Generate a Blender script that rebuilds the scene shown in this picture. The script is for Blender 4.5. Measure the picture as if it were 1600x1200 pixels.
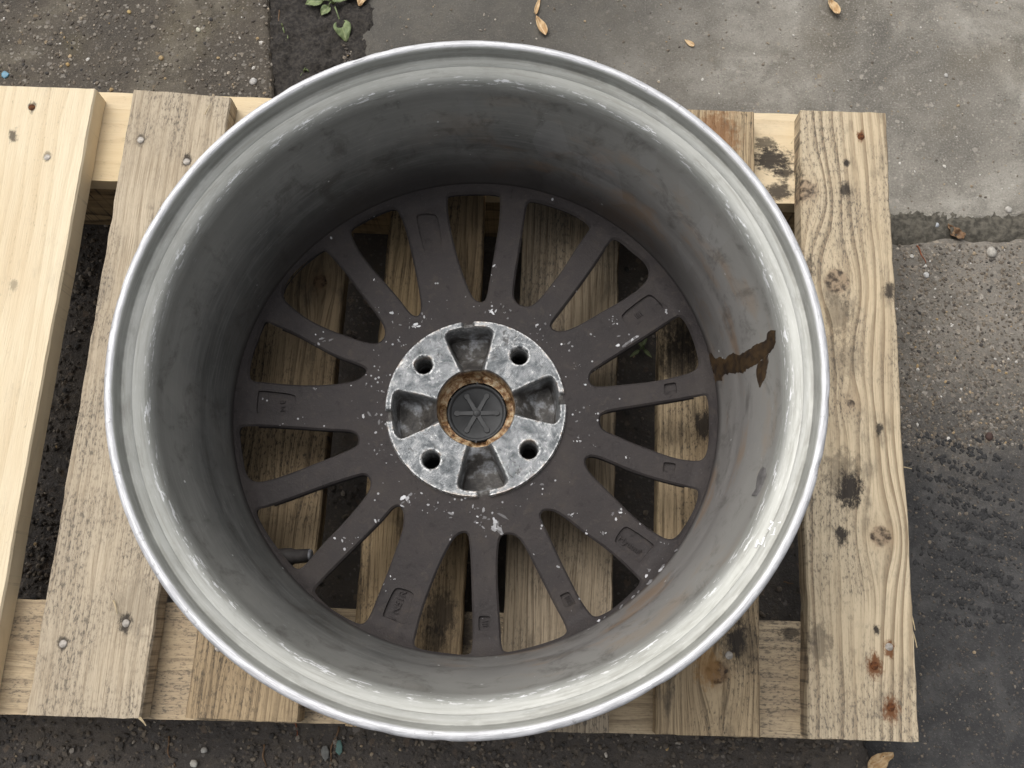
import bpy, bmesh, math, random
import numpy as np
from mathutils import Vector, Matrix, Euler, noise
from mathutils.geometry import tessellate_polygon, delaunay_2d_cdt

for o in list(bpy.data.objects): bpy.data.objects.remove(o)
sc = bpy.context.scene
col = sc.collection
rng = random.Random(7)
PI = math.pi

# ------------------------------------------------------------------ camera
FPX = 1497.56                                   # focal length in photo pixels (1600 wide)
CAM = Vector((0.03499, -0.17252, 0.79539))
EUL = Euler((0.255665, 0.006441, 0.010086), 'XYZ')
RC = EUL.to_matrix()
cd = bpy.data.cameras.new('camera'); cam = bpy.data.objects.new('camera', cd); col.objects.link(cam)
cam.location = CAM; cam.rotation_euler = EUL
cd.sensor_width = 36.0; cd.lens = FPX / 1600 * 36.0; cd.clip_start = 0.01; cd.clip_end = 200
sc.camera = cam
sc.cycles.max_bounces = 6; sc.cycles.diffuse_bounces = 4; sc.cycles.glossy_bounces = 3

# ------------------------------------------------------------------ light (overcast day)
SUN_EL, SUN_AZ = math.radians(58), math.radians(128)    # azimuth counted from +X towards +Y
w = bpy.data.worlds.new('World'); sc.world = w; w.use_nodes = True
wn = w.node_tree.nodes; wl = w.node_tree.links
bg = wn['Background']
sky = wn.new('ShaderNodeTexSky'); sky.sky_type = 'NISHITA'; sky.sun_disc = False
sky.sun_elevation = SUN_EL; sky.sun_rotation = PI/2 - SUN_AZ
sky.air_density = 1.0; sky.dust_density = 6.0; sky.ozone_density = 0.5
hs = wn.new('ShaderNodeHueSaturation'); hs.inputs['Saturation'].default_value = 0.20   # cloud cover greys the sky
wl.new(sky.outputs[0], hs.inputs['Color']); wl.new(hs.outputs[0], bg.inputs[0])
bg.inputs[1].default_value = 0.10
sd = bpy.data.lights.new('sun', 'SUN'); sun = bpy.data.objects.new('sun', sd); col.objects.link(sun)
sd.energy = 0.5; sd.angle = math.radians(60); sd.color = (1.0, 0.985, 0.96)
sdir = Vector((math.cos(SUN_EL)*math.cos(SUN_AZ), math.cos(SUN_EL)*math.sin(SUN_AZ), math.sin(SUN_EL)))
sun.rotation_euler = (-sdir).to_track_quat('-Z', 'Y').to_euler(); sun.location = sdir*5
vs = sc.view_settings
vs.view_transform = 'Standard'; vs.look = 'None'; vs.gamma = 1.0; vs.exposure = 0.66
vs.use_curve_mapping = False

# ------------------------------------------------------------------ helpers
def px(x, y, z):
    """photo pixel -> point of the place at height z"""
    d = RC @ Vector(((x-800)/FPX, -(y-600)/FPX, -1.0))
    return CAM + d*((z-CAM.z)/d.z)
def px_surf(x, y, zf):
    z = zf(0.14)
    for _ in range(12):
        p = px(x, y, z); z = zf(math.hypot(p.x, p.y))
    return p
def lin(*c):
    return tuple(((v/255)/12.92 if v/255 <= .04045 else ((v/255+.055)/1.055)**2.4) for v in c)
def tag(o, label=None, cat=None, group=None, kind=None):
    if label: o['label'] = label
    if cat: o['category'] = cat
    if group: o['group'] = group
    if kind: o['kind'] = kind
    return o
def empty(name, loc=(0,0,0)):
    o = bpy.data.objects.new(name, None); o.location = loc; o.empty_display_size = .02; col.objects.link(o); return o
def link(name, me, mat=None, parent=None):
    o = bpy.data.objects.new(name, me); col.objects.link(o)
    if mat and not me.materials: me.materials.append(mat)
    if parent: o.parent = parent
    return o
def mesh(name, verts, faces, mat=None, parent=None, smooth=False):
    me = bpy.data.meshes.new(name)
    me.from_pydata([tuple(v) for v in verts], [], faces)
    if smooth: me.polygons.foreach_set('use_smooth', [True]*len(me.polygons))
    me.update()
    return link(name, me, mat, parent)
def from_bm(name, bm, mat=None, parent=None, smooth=False):
    me = bpy.data.meshes.new(name); bm.to_mesh(me); bm.free()
    if smooth: me.polygons.foreach_set('use_smooth', [True]*len(me.polygons))
    return link(name, me, mat, parent)
def fattr(me, name, vals):
    a = me.attributes.new(name, 'FLOAT', 'POINT'); a.data.foreach_set('value', np.asarray(vals, dtype=np.float32))
def ns(x, y, z=0.0): return noise.noise(Vector((x, y, z)))
def sstep(a, b, x):
    t = np.clip((x-a)/(b-a), 0, 1); return t*t*(3-2*t)

class NT:
    """small node-tree writer"""
    def __init__(s, name):
        s.m = bpy.data.materials.new(name); s.m.use_nodes = True
        s.n = s.m.node_tree.nodes; s.l = s.m.node_tree.links
        s.b = s.n['Principled BSDF']; s.c = s.n.new('ShaderNodeTexCoord')
        s.obj = s.c.outputs['Object']
        sp = s.n.new('ShaderNodeSeparateXYZ'); s.l.new(s.obj, sp.inputs[0])
        s.x, s.y, s.z = sp.outputs
    def set(s, sock, v):
        if isinstance(v, bpy.types.NodeSocket): s.l.new(v, sock)
        elif v is not None:
            if isinstance(v, (tuple, list)) and sock.type == 'RGBA' and len(v) == 3: v = (*v, 1)
            sock.default_value = v
    def M(s, op, a, b=None, c=None, clamp=False):
        n = s.n.new('ShaderNodeMath'); n.operation = op; n.use_clamp = clamp
        for i, v in enumerate((a, b, c)):
            if v is not None: s.set(n.inputs[i], v)
        return n.outputs[0]
    def V(s, x, y, z):
        n = s.n.new('ShaderNodeCombineXYZ')
        for i, v in enumerate((x, y, z)): s.set(n.inputs[i], v)
        return n.outputs[0]
    def scale(s, vec, sx, sy, sz, off=(0,0,0)):
        n = s.n.new('ShaderNodeMapping'); s.set(n.inputs[0], vec)
        n.inputs['Scale'].default_value = (sx, sy, sz); n.inputs['Location'].default_value = off
        return n.outputs[0]
    def noise(s, vec, scale=1, detail=4, rough=.55, dist=0.0, color=False):
        n = s.n.new('ShaderNodeTexNoise'); s.set(n.inputs['Vector'], vec)
        n.inputs['Scale'].default_value = scale; n.inputs['Detail'].default_value = detail
        n.inputs['Roughness'].default_value = rough; n.inputs['Distortion'].default_value = dist
        return n.outputs['Color' if color else 0]
    def vor(s, vec, scale=1, feat='F1', out='Distance', rnd=1.0):
        n = s.n.new('ShaderNodeTexVoronoi'); n.feature = feat; s.set(n.inputs['Vector'], vec)
        n.inputs['Scale'].default_value = scale; n.inputs['Randomness'].default_value = rnd
        return n.outputs[out]
    def ss(s, v, a, b, lo=0.0, hi=1.0):
        n = s.n.new('ShaderNodeMapRange'); n.interpolation_type = 'SMOOTHSTEP'; s.set(n.inputs[0], v)
        n.inputs[1].default_value = a; n.inputs[2].default_value = b
        n.inputs[3].default_value = lo; n.inputs[4].default_value = hi
        return n.outputs[0]
    def ramp(s, v, stops):
        n = s.n.new('ShaderNodeValToRGB'); s.set(n.inputs[0], v); e = n.color_ramp.elements
        while len(e) < len(stops): e.new(0.5)
        for el, (p, c) in zip(e, stops): el.position = p; el.color = (*c, 1)
        return n.outputs[0]
    def mix(s, f, a, b, mode='MIX'):
        n = s.n.new('ShaderNodeMix'); n.data_type = 'RGBA'; n.blend_type = mode
        s.set(n.inputs[0], f); s.set(n.inputs[6], a); s.set(n.inputs[7], b)
        return n.outputs[2]
    def attr(s, name):
        n = s.n.new('ShaderNodeAttribute'); n.attribute_name = name; return n.outputs['Fac']
    def bump(s, h, dist, strength=1.0, prev=None):
        n = s.n.new('ShaderNodeBump'); s.set(n.inputs['Height'], h)
        n.inputs['Distance'].default_value = dist; n.inputs['Strength'].default_value = strength
        if prev is not None: s.l.new(prev, n.inputs['Normal'])
        return n.outputs[0]
    def out(s, color=None, rough=None, metal=None, normal=None, spec=None):
        s.set(s.b.inputs['Base Color'], color); s.set(s.b.inputs['Roughness'], rough)
        s.set(s.b.inputs['Metallic'], metal)
        if spec is not None: s.set(s.b.inputs['Specular IOR Level'], spec)
        if normal is not None: s.l.new(normal, s.b.inputs['Normal'])
        return s.m

# ------------------------------------------------------------------ materials: wood
def wood_mat(name, pale, mid, dark, seed=0.0, ring=170., ring_amt=.5, fib=.35, mould=.3, mould_thr=.60, stain=.3,
             stain_col=(.06,.05,.04), knots=(), spots=(), relief=.0006, grey=.0, along='y'):
    t = NT(name)
    X, Y = (t.x, t.y) if along == 'y' else (t.y, t.x)
    nx = X; kmask = None; kring = None
    for (kx, ky, kr) in knots:
        dx = t.M('SUBTRACT', X, kx); dy = t.M('MULTIPLY', t.M('SUBTRACT', Y, ky), .55)
        d = t.M('SQRT', t.M('ADD', t.M('MULTIPLY', dx, dx), t.M('MULTIPLY', dy, dy)))
        g = t.M('POWER', 2.718, t.M('MULTIPLY', t.M('POWER', t.M('DIVIDE', d, kr*2.1), 2.0), -1.0))
        nx = t.M('SUBTRACT', nx, t.M('MULTIPLY', t.M('MULTIPLY', dx, g), .92))
        dyk = t.M('SUBTRACT', Y, ky)
        dk = t.M('SQRT', t.M('ADD', t.M('MULTIPLY', dx, dx), t.M('MULTIPLY', dyk, dyk)))
        wob = t.M('ADD', dk, t.M('MULTIPLY', t.M('SUBTRACT', t.noise(t.obj, 220, 2), .5), kr*.55))
        m = t.ss(wob, kr*.75, kr*1.05, 1, 0)
        kmask = m if kmask is None else t.M('MAXIMUM', kmask, m)
        kring = wob if kring is None else t.M('MINIMUM', kring, wob)
    P = t.V(nx, Y, t.z)
    lowv = t.scale(P, 9, 1.1, 9, (seed, seed*.7, 0))
    warp = t.M('MULTIPLY', t.M('SUBTRACT', t.noise(lowv, 1.6, 3), .5), .035)
    rx = t.M('ADD', nx, warp)
    fr = t.noise(t.V(t.M('MULTIPLY', X, 30), t.M('MULTIPLY', Y, 5), seed), 1.0, 2, .6)
    ph = t.M('FRACT', t.M('ADD', t.M('MULTIPLY', rx, ring), t.M('MULTIPLY', fr, 1.6)))
    rings = t.M('MULTIPLY', t.ss(ph, .35, .93), t.ss(ph, .95, 1.0, 1, 0))
    rings = t.M('MULTIPLY', rings, t.ss(t.noise(t.scale(P, 60, 3, 60, (seed, 4, 0)), 1.0, 1), .32, .6, .25, 1))
    fibre = t.noise(t.V(t.M('MULTIPLY', rx, 900), t.M('MULTIPLY', Y, 22), seed+3), 1.0, 3, .6)
    big = t.noise(t.scale(P, 14, 4, 14, (seed*2, 1, 0)), 1.0, 4, .6)
    c = t.mix(t.ss(big, .35, .68), pale, mid)
    c = t.mix(t.M('MULTIPLY', rings, ring_amt), c, dark)
    c = t.mix(t.M('MULTIPLY', t.ss(fibre, .45, .75), fib), c, dark)
    if kmask is not None:
        kc = t.mix(t.ss(t.noise(t.obj, 160, 3), .4, .65), t.mix(.45, mid, (.13,.05,.02)), (.035,.02,.012))
        halo = t.ss(kring, .004, .018, .55, 0)
        c = t.mix(halo, c, t.mix(.35, mid, (.22,.10,.03)))
        c = t.mix(kmask, c, kc)
    # mould specks drawn out along the grain, then larger grey-black weather stains
    sp = t.noise(t.V(t.M('MULTIPLY', X, 520), t.M('MULTIPLY', Y, 190), seed), 1.0, 4, .72)
    area = t.noise(t.scale(t.obj, 22, 9, 22, (seed*3, 2, 0)), 1.0, 3, .6)
    spm = t.M('MULTIPLY', t.ss(t.M('ADD', sp, t.M('MULTIPLY', rings, .06)), mould_thr-.01, mould_thr+.15), t.ss(area, .40, .60, .12, 1))
    c = t.mix(t.M('MULTIPLY', spm, mould, clamp=True), c, stain_col)
    st = t.noise(t.scale(t.obj, 38, 15, 38, (seed*5, seed, 0)), 1.0, 6, .68)
    c = t.mix(t.M('MULTIPLY', t.ss(st, .53, .72), stain), c, stain_col)
    if grey: c = t.mix(t.M('MULTIPLY', t.ss(area, .3, .7), grey), c, (.27,.235,.19))
    for (sx, sy, sr, scol, amt) in spots:
        dx = t.M('SUBTRACT', X, sx); dy = t.M('MULTIPLY', t.M('SUBTRACT', Y, sy), .65)
        d = t.M('SQRT', t.M('ADD', t.M('MULTIPLY', dx, dx), t.M('MULTIPLY', dy, dy)))
        d = t.M('ADD', d, t.M('MULTIPLY', t.M('SUBTRACT', t.noise(t.scale(t.obj, 1, .6, 1), 230, 5, .75), .5), sr*2.6))
        c = t.mix(t.M('MULTIPLY', t.ss(d, sr*.45, sr*1.15, 1, 0), amt), c, scol)
    if relief > .001: h = t.M('MULTIPLY', rings, -1.0)
    else: h = t.noise(t.V(t.M('MULTIPLY', X, 700), t.M('MULTIPLY', Y, 40), seed+3), 1.0, 2, .6)
    nrm = t.bump(h, relief, .9)
    return t.out(c, t.ss(fibre, .3, .7, .72, .9), 0.0, nrm, .25)

# ------------------------------------------------------------------ materials: metal
def barrel_mat():
    t = NT('barrel_aluminium')
    r = t.M('SQRT', t.M('ADD', t.M('MULTIPLY', t.x, t.x), t.M('MULTIPLY', t.y, t.y)))
    cx, cy = t.M('DIVIDE', t.x, r), t.M('DIVIDE', t.y, r)
    s = t.M('ADD', r, t.z)
    streak = t.noise(t.V(t.M('MULTIPLY', cx, 5), t.M('MULTIPLY', cy, 5), t.M('MULTIPLY', s, 420)), 1, 5, .62)
    fine = t.noise(t.V(t.M('MULTIPLY', cx, 26), t.M('MULTIPLY', cy, 26), t.M('MULTIPLY', s, 1500)), 1, 3, .6)
    blot = t.noise(t.obj, 17, 5, .6, .4)
    blot2 = t.noise(t.scale(t.obj, 1, 1, .6, (3.1, 1.7, .4)), 44, 4, .55)
    # lip: scraped bright metal; seat band: dull bare metal; below: brake-dust grey
    lip = t.ss(t.M('ADD', r, t.M('MULTIPLY', t.M('SUBTRACT', blot2, .5), .0022)), .2272, .2284)
    edge_n = t.M('ADD', t.z, t.M('MULTIPLY', t.M('SUBTRACT', t.noise(t.V(t.M('MULTIPLY', cx, 9), t.M('MULTIPLY', cy, 9), t.M('MULTIPLY', s, 160)), 1, 4, .6), .5), .006))
    seat = t.ss(edge_n, .1735, .1835)
    cb = t.ramp(blot, [(.30, (.098,.100,.095)), (.5, (.140,.140,.132)), (.72, (.20,.195,.18))])
    cb = t.mix(t.M('MULTIPLY', t.ss(streak, .42, .7), .45), cb, (.25,.245,.235))
    # brighter-lit +X half painted in as paler metal; then tan film, water-spot patches
    side = t.ss(t.M('ADD', t.x, t.M('MULTIPLY', t.y, -.25)), -.06, .17)
    cb = t.mix(t.M('MULTIPLY', side, .55), cb, (.30,.28,.265))
    tan = t.noise(t.V(t.M('MULTIPLY', cx, 3.2), t.M('MULTIPLY', cy, 3.2), t.M('MULTIPLY', t.z, 42)), 1, 4, .6)
    cb = t.mix(t.M('MULTIPLY', t.M('MULTIPLY', t.ss(tan, .5, .68), t.ss(t.x, -.08, .10)), .55), cb, (.27,.17,.095))
    patch = t.vor(t.V(t.M('MULTIPLY', cx, 9), t.M('MULTIPLY', cy, 9), t.M('MULTIPLY', t.z, 34)), 1, 'F1', 'Color')
    pm = t.M('MULTIPLY', t.ss(patch, .58, .66), t.M('MULTIPLY', t.ss(t.y, .0, .12), t.ss(t.x, -.06, .05)))
    cb = t.mix(t.M('MULTIPLY', pm, .13), cb, (.40,.40,.41))
    up = t.ss(t.z, .118, .176)                   # paler towards the mouth
    cb = t.mix(t.M('MULTIPLY', up, .48), cb, (.34,.335,.305))
    gr = t.noise(t.V(t.M('MULTIPLY', cx, 7), t.M('MULTIPLY', cy, 7), t.M('MULTIPLY', t.z, 38)), 1, 6, .72, .5)
    cb = t.mix(t.M('MULTIPLY', t.ss(gr, .50, .68), .48), cb, (.066,.058,.050))
    cb = t.mix(t.M('MULTIPLY', t.ss(gr, .42, .33), .35), cb, (.24,.235,.225))
    sct = t.noise(t.V(t.M('MULTIPLY', cx, 22), t.M('MULTIPLY', cy, 22), t.M('MULTIPLY', t.z, 900)), 1, 3, .6)
    cb = t.mix(t.M('MULTIPLY', t.M('MULTIPLY', t.ss(sct, .66, .70), t.ss(blot2, .48, .6)), .5), cb, (.42,.42,.41))
    low = t.M('MAXIMUM', t.ss(t.z, .071, .084, 1, 0), t.M('MULTIPLY', t.ss(t.z, .080, .128, .9, 0), t.ss(t.M('ADD', t.y, t.M('MULTIPLY', t.M('SUBTRACT', blot, .5), .12)), -.02, .14)))            # foot in the spokes' brake-dust tone; dark tone reaches higher towards +Y
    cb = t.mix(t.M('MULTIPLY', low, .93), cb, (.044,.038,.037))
    cs = t.ramp(blot, [(.3, (.38,.383,.352)), (.7, (.47,.47,.438))])
    cs = t.mix(t.M('MULTIPLY', t.ss(streak, .45, .7), .6), cs, (.31,.305,.27))
    cs = t.mix(t.M('MULTIPLY', t.ss(t.noise(t.V(t.M('MULTIPLY', cx, 8), t.M('MULTIPLY', cy, 8), t.M('MULTIPLY', s, 90)), 1, 5, .7), .52, .7), .5), cs, (.27,.265,.235))
    cs = t.mix(t.M('MULTIPLY', t.ss(fine, .56, .72), .5), cs, (.60,.60,.59))
    foot = t.M('MULTIPLY', t.ss(r, .2225, .2242), t.ss(r, .2256, .2264, 1, 0))                 # grime line where lip wall meets the seat
    cs = t.mix(t.M('MULTIPLY', t.M('MULTIPLY', foot, t.ss(blot2, .25, .6)), .5), cs, (.17,.165,.145))
    c = t.mix(seat, cb, cs)
    # scuffs of raw metal along the seat's edge, left by the tyre tool
    en = t.noise(t.V(t.M('MULTIPLY', cx, 16), t.M('MULTIPLY', cy, 16), t.M('MULTIPLY', s, 300)), 1, 5, .68)
    band = t.M('MULTIPLY', t.ss(t.z, .1800, .1840), t.ss(t.z, .1872, .1892, 1, 0))
    scuff = t.M('MULTIPLY', t.ss(en, .555, .60), band)
    c = t.mix(t.M('MULTIPLY', scuff, .85), c, (.90,.90,.90))
    ln = t.noise(t.V(t.M('MULTIPLY', cx, 14), t.M('MULTIPLY', cy, 14), t.M('MULTIPLY', s, 1100)), 1, 4, .7)
    cl = t.mix(t.ss(ln, .40, .62), (.47,.47,.48), (.68,.68,.69))
    cl = t.mix(t.M('MULTIPLY', t.ss(t.noise(t.obj, 150, 4, .7), .60, .70), .6), cl, (.22,.215,.21))
    c = t.mix(lip, c, cl)
    chip = t.vor(t.obj, 62, 'F1')
    chm = t.M('MULTIPLY', t.ss(chip, .045, .075, 1, 0), t.M('MULTIPLY', t.M('SUBTRACT', 1.0, seat), t.ss(t.z, .07, .08)))
    c = t.mix(t.M('MULTIPLY', chm, t.ss(blot2, .5, .6)), c, (.62,.62,.60))
    met = t.M('ADD', t.M('MULTIPLY', seat, .06), .30)
    ro = t.M('ADD', t.ss(streak, .3, .7, .46, .58), t.M('MULTIPLY', t.M('SUBTRACT', 1.0, seat), .08))
    h = t.M('ADD', t.M('MULTIPLY', fine, .5), t.M('MULTIPLY', streak, .6))
    return t.out(c, ro, met, t.bump(h, .00016, .5), .22)

def spoke_mat():
    t = NT('brake_dust_coat')
    b = t.noise(t.obj, 26, 5, .6)
    f = t.noise(t.obj, 700, 2, .6)
    c = t.ramp(b, [(.3, (.031,.0265,.026)), (.5, (.042,.036,.035)), (.7, (.058,.050,.046))])
    c = t.mix(t.M('MULTIPLY', t.ss(f, .6, .75), .25), c, (.13,.12,.115))
    g_ = t.noise(t.obj, 95, 6, .7, .5)
    c = t.mix(t.M('MULTIPLY', t.ss(g_, .54, .68), .55), c, (.066,.054,.046))
    c = t.mix(t.M('MULTIPLY', t.ss(g_, .44, .32), .5), c, (.017,.0145,.014))
    v = t.vor(t.scale(t.obj, 1, 1, .3), 230, 'F1')
    pres = t.noise(t.obj, 60, 2, .5)
    r = t.M('SQRT', t.M('ADD', t.M('MULTIPLY', t.x, t.x), t.M('MULTIPLY', t.y, t.y)))
    near = t.ss(r, .080, .125, 1, .0)
    cm = t.M('MULTIPLY', t.ss(v, .16, .24, 1, 0), t.ss(t.M('ADD', pres, t.M('MULTIPLY', near, .06)), .66, .69))
    c = t.mix(t.M('MULTIPLY', cm, .75), c, (.50,.50,.51))
    return t.out(c, t.ss(b, .3, .7, .66, .82), 0.0, t.bump(t.M('ADD', t.M('MULTIPLY', f, .6), t.M('MULTIPLY', t.noise(t.obj, 190, 3, .6), 1.6)), .0009, .55), .28)

def hub_mat():
    t = NT('corroded_hub_aluminium')
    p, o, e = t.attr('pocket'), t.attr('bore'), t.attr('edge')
    n1 = t.noise(t.obj, 95, 6, .68, .6)
    n2 = t.noise(t.obj, 330, 4, .7, .4)
    vein = t.noise(t.scale(t.obj, 1, 1, 1, (4, 2, 0)), 150, 5, .7, 1.2)
    c = t.ramp(n1, [(.36, (.13,.140,.147)), (.47, (.215,.226,.233)), (.56, (.28,.288,.293)), (.68, (.40,.40,.395))])
    c = t.mix(t.M('MULTIPLY', t.M('MULTIPLY', t.ss(n2, .52, .64), t.ss(t.noise(t.obj, 48, 3), .46, .62, .15, 1)), .7), c, (.70,.70,.69))
    c = t.mix(t.M('MULTIPLY', t.M('MULTIPLY', t.ss(vein, .545, .60), t.ss(t.noise(t.obj, 40, 3), .42, .62, .1, 1)), .75), c, (.085,.082,.078))
    rim_m = t.M('MULTIPLY', e, t.ss(n2, .40, .55))
    c = t.mix(rim_m, c, (.80,.80,.79))
    c = t.mix(t.M('MULTIPLY', t.M('MULTIPLY', e, t.ss(n1, .52, .6)), .5), c, (.30,.19,.10))
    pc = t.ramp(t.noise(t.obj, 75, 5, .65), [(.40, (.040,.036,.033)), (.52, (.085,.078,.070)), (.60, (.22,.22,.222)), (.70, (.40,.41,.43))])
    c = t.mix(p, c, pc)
    rust = t.ramp(t.noise(t.obj, 190, 5, .7), [(.34, (.05,.03,.018)), (.45, (.20,.10,.04)), (.54, (.38,.26,.14)), (.66, (.55,.46,.32))])
    c = t.mix(o, c, rust)
    met = t.M('MULTIPLY', t.M('SUBTRACT', 1.0, t.M('MAXIMUM', p, o)), .68)
    rad_ = t.M('SQRT', t.M('ADD', t.M('MULTIPLY', t.x, t.x), t.M('MULTIPLY', t.y, t.y)))
    h = t.M('ADD', t.M('MULTIPLY', n1, .6), t.M('ADD', t.M('MULTIPLY', n2, .5), t.M('ADD', t.M('MULTIPLY', vein, -.5), t.M('MULTIPLY', t.M('SINE', t.M('MULTIPLY', rad_, 5200)), .07))))
    return t.out(c, t.ss(n1, .35, .65, .62, .42), met, t.bump(h, .0011, .75), .4)

def simple(name, c, rough=.6, metal=0.0, var=.25, nscale=120, bump=.0004, spec=.4, c2=None):
    t = NT(name); n = t.noise(t.obj, nscale, 4, .6)
    c2 = c2 or tuple(v*(1-var) for v in c)
    return t.out(t.mix(t.ss(n, .35, .65), c, c2), rough, metal, t.bump(n, bump, .6), spec)

# ------------------------------------------------------------------ materials: ground
def ground_stones(t, dens_scale, lo, hi, P=None):
    """speckle of aggregate: mask and colour driver"""
    P = P or t.obj
    w_ = t.n.new('ShaderNodeVectorMath'); w_.operation = 'MULTIPLY_ADD'; t.l.new(t.noise(t.obj, dens_scale*1.5, 2, .6, color=True), w_.inputs[0]); w_.inputs[1].default_value = (.9/dens_scale,)*3; t.l.new(P, w_.inputs[2]); P = w_.outputs[0]
    v = t.vor(P, dens_scale, 'F1'); colr = t.vor(P, dens_scale, 'F1', 'Color')
    sel = t.ss(colr, lo, hi)
    return t.M('MULTIPLY', t.ss(v, .30, .42, 1, 0), sel), colr

def asphalt_mat():
    t = NT('dark_dirty_asphalt')
    b = t.noise(t.obj, 7, 5, .6, .3); f = t.noise(t.obj, 420, 4, .7); m = t.noise(t.obj, 60, 5, .65)
    c = t.ramp(b, [(.32, (.055,.048,.043)), (.52, (.082,.071,.062)), (.72, (.115,.098,.081))])
    c = t.mix(t.M('MULTIPLY', t.ss(m, .48, .68), .5), c, (.115,.095,.072))
    c = t.mix(t.M('MULTIPLY', t.ss(f, .58, .72), .55), c, (.17,.15,.125))
    m1, k1 = ground_stones(t, 250, .55, .6)
    c = t.mix(t.M('MULTIPLY', m1, .7), c, t.ramp(k1, [(.5, (.06,.055,.05)), (.68, (.16,.13,.10)), (.8, (.10,.095,.09)), (.95, (.24,.21,.18))]))
    m2, k2 = ground_stones(t, 110, .72, .75)
    c = t.mix(t.M('MULTIPLY', m2, .55), c, t.ramp(k2, [(.7, (.08,.055,.04)), (.85, (.20,.15,.105)), (.95, (.26,.23,.20))]))
    h = t.M('ADD', m, t.M('MULTIPLY', f, .4))
    return t.out(c, t.ss(b, .35, .65, .62, .85), 0, t.bump(h, .004, .9), .35)

def slab_mat(name, c0, c1, c2, stone_lo, tint=None, seed=0., speck=.6, dark=None, bumpd=.002, tarc=((.040,.039,.039), (.078,.075,.072)), amt=1.0):
    t = NT(name)
    P = t.scale(t.obj, 1, 1, 1, (seed, seed*.6, 0))
    b = t.noise(P, 6.5, 7, .66, .6); m = t.noise(P, 33, 6, .7, .4); f = t.noise(P, 520, 3, .7)
    c = t.ramp(b, [(.3, c0), (.5, c1), (.7, c2)])
    c = t.mix(t.M('MULTIPLY', t.ss(m, .45, .66), .6), c, tuple(v*.55 for v in c1))
    if tint: c = t.mix(t.M('MULTIPLY', t.ss(t.noise(P, 9, 3, .5), .5, .7), .5), c, tint)
    c = t.mix(t.M('MULTIPLY', t.ss(f, .5, .74), .40), c, tuple(min(.8, v*1.35) for v in c2))
    c = t.mix(t.M('MULTIPLY', t.ss(f, .42, .28), .55), c, tuple(v*.4 for v in c0))
    hh = t.M('ADD', m, t.M('MULTIPLY', f, .5))
    for sc_, lo_ in ((300, stone_lo), (150, stone_lo+.12)):
        mk, kk = ground_stones(t, sc_, lo_, lo_+.03, P)
        c = t.mix(t.M('MULTIPLY', mk, speck), c, t.ramp(kk, [(.3, (.20,.16,.12)), (.55, (.33,.28,.22)), (.72, (.13,.115,.10)), (.86, (.47,.43,.37)), (.95, (.26,.19,.11))]))
    if dark:                                      # old tar spread over part of the slab
        ax, ay, off, wid = dark
        dd = t.M('ADD', t.M('ADD', t.M('MULTIPLY', t.x, ax), t.M('MULTIPLY', t.y, ay)), t.M('MULTIPLY', t.M('SUBTRACT', t.noise(P, 13, 6, .7), .5), .22))
        dm = t.ss(dd, off-wid, off+wid)
        tar = t.mix(t.ss(m, .4, .7), *tarc)
        tar = t.mix(t.M('MULTIPLY', t.ss(f, .55, .72), .6), tar, (.15,.14,.13))
        c = t.mix(t.M('MULTIPLY', dm, amt), c, tar)
    return t.out(c, t.ss(b, .3, .7, .72, .9), 0, t.bump(hh, bumpd, .8), .3)

def stone_mat():
    t = NT('loose_grit'); k = t.attr('tone')
    c = t.ramp(k, [(0, (.045,.042,.04)), (.35, (.10,.085,.07)), (.6, (.19,.155,.115)), (.8, (.30,.27,.23)), (.93, (.38,.26,.12)), (1, (.60,.57,.52))])
    c = t.mix(t.M('MULTIPLY', t.ss(t.noise(t.obj, 600, 3), .45, .65), .4), c, (.07,.065,.06))
    return t.out(c, .8, 0, None, .3)

# ================================================================== SETTING: ground
ZG = -0.133
MA = asphalt_mat()
def axis(lo, hi, step, far):
    a = list(np.arange(lo, hi+1e-9, step)); d = step; l = [lo]; h = [hi]
    while h[-1] < far: d *= 1.5; h.append(h[-1]+d); l.append(l[-1]-d)
    return sorted(l[1:])+a+h[1:]
xs = axis(-.80, .85, .008, 6.0); ys = axis(-.62, .75, .008, 6.0)
V = []; F = []
for y in ys:
    for x in xs:
        V.append((x, y, ZG + .004*ns(x*7, y*7, 3) + .0022*ns(x*31, y*31, 9) + .0012*ns(x*90, y*90, 5) - .001))
nx_ = len(xs)
for j in range(len(ys)-1):
    for i in range(nx_-1):
        a = j*nx_+i; F.append((a, a+1, a+1+nx_, a+nx_))
tag(mesh('ground', V, F, MA, smooth=True), kind='structure')

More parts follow.
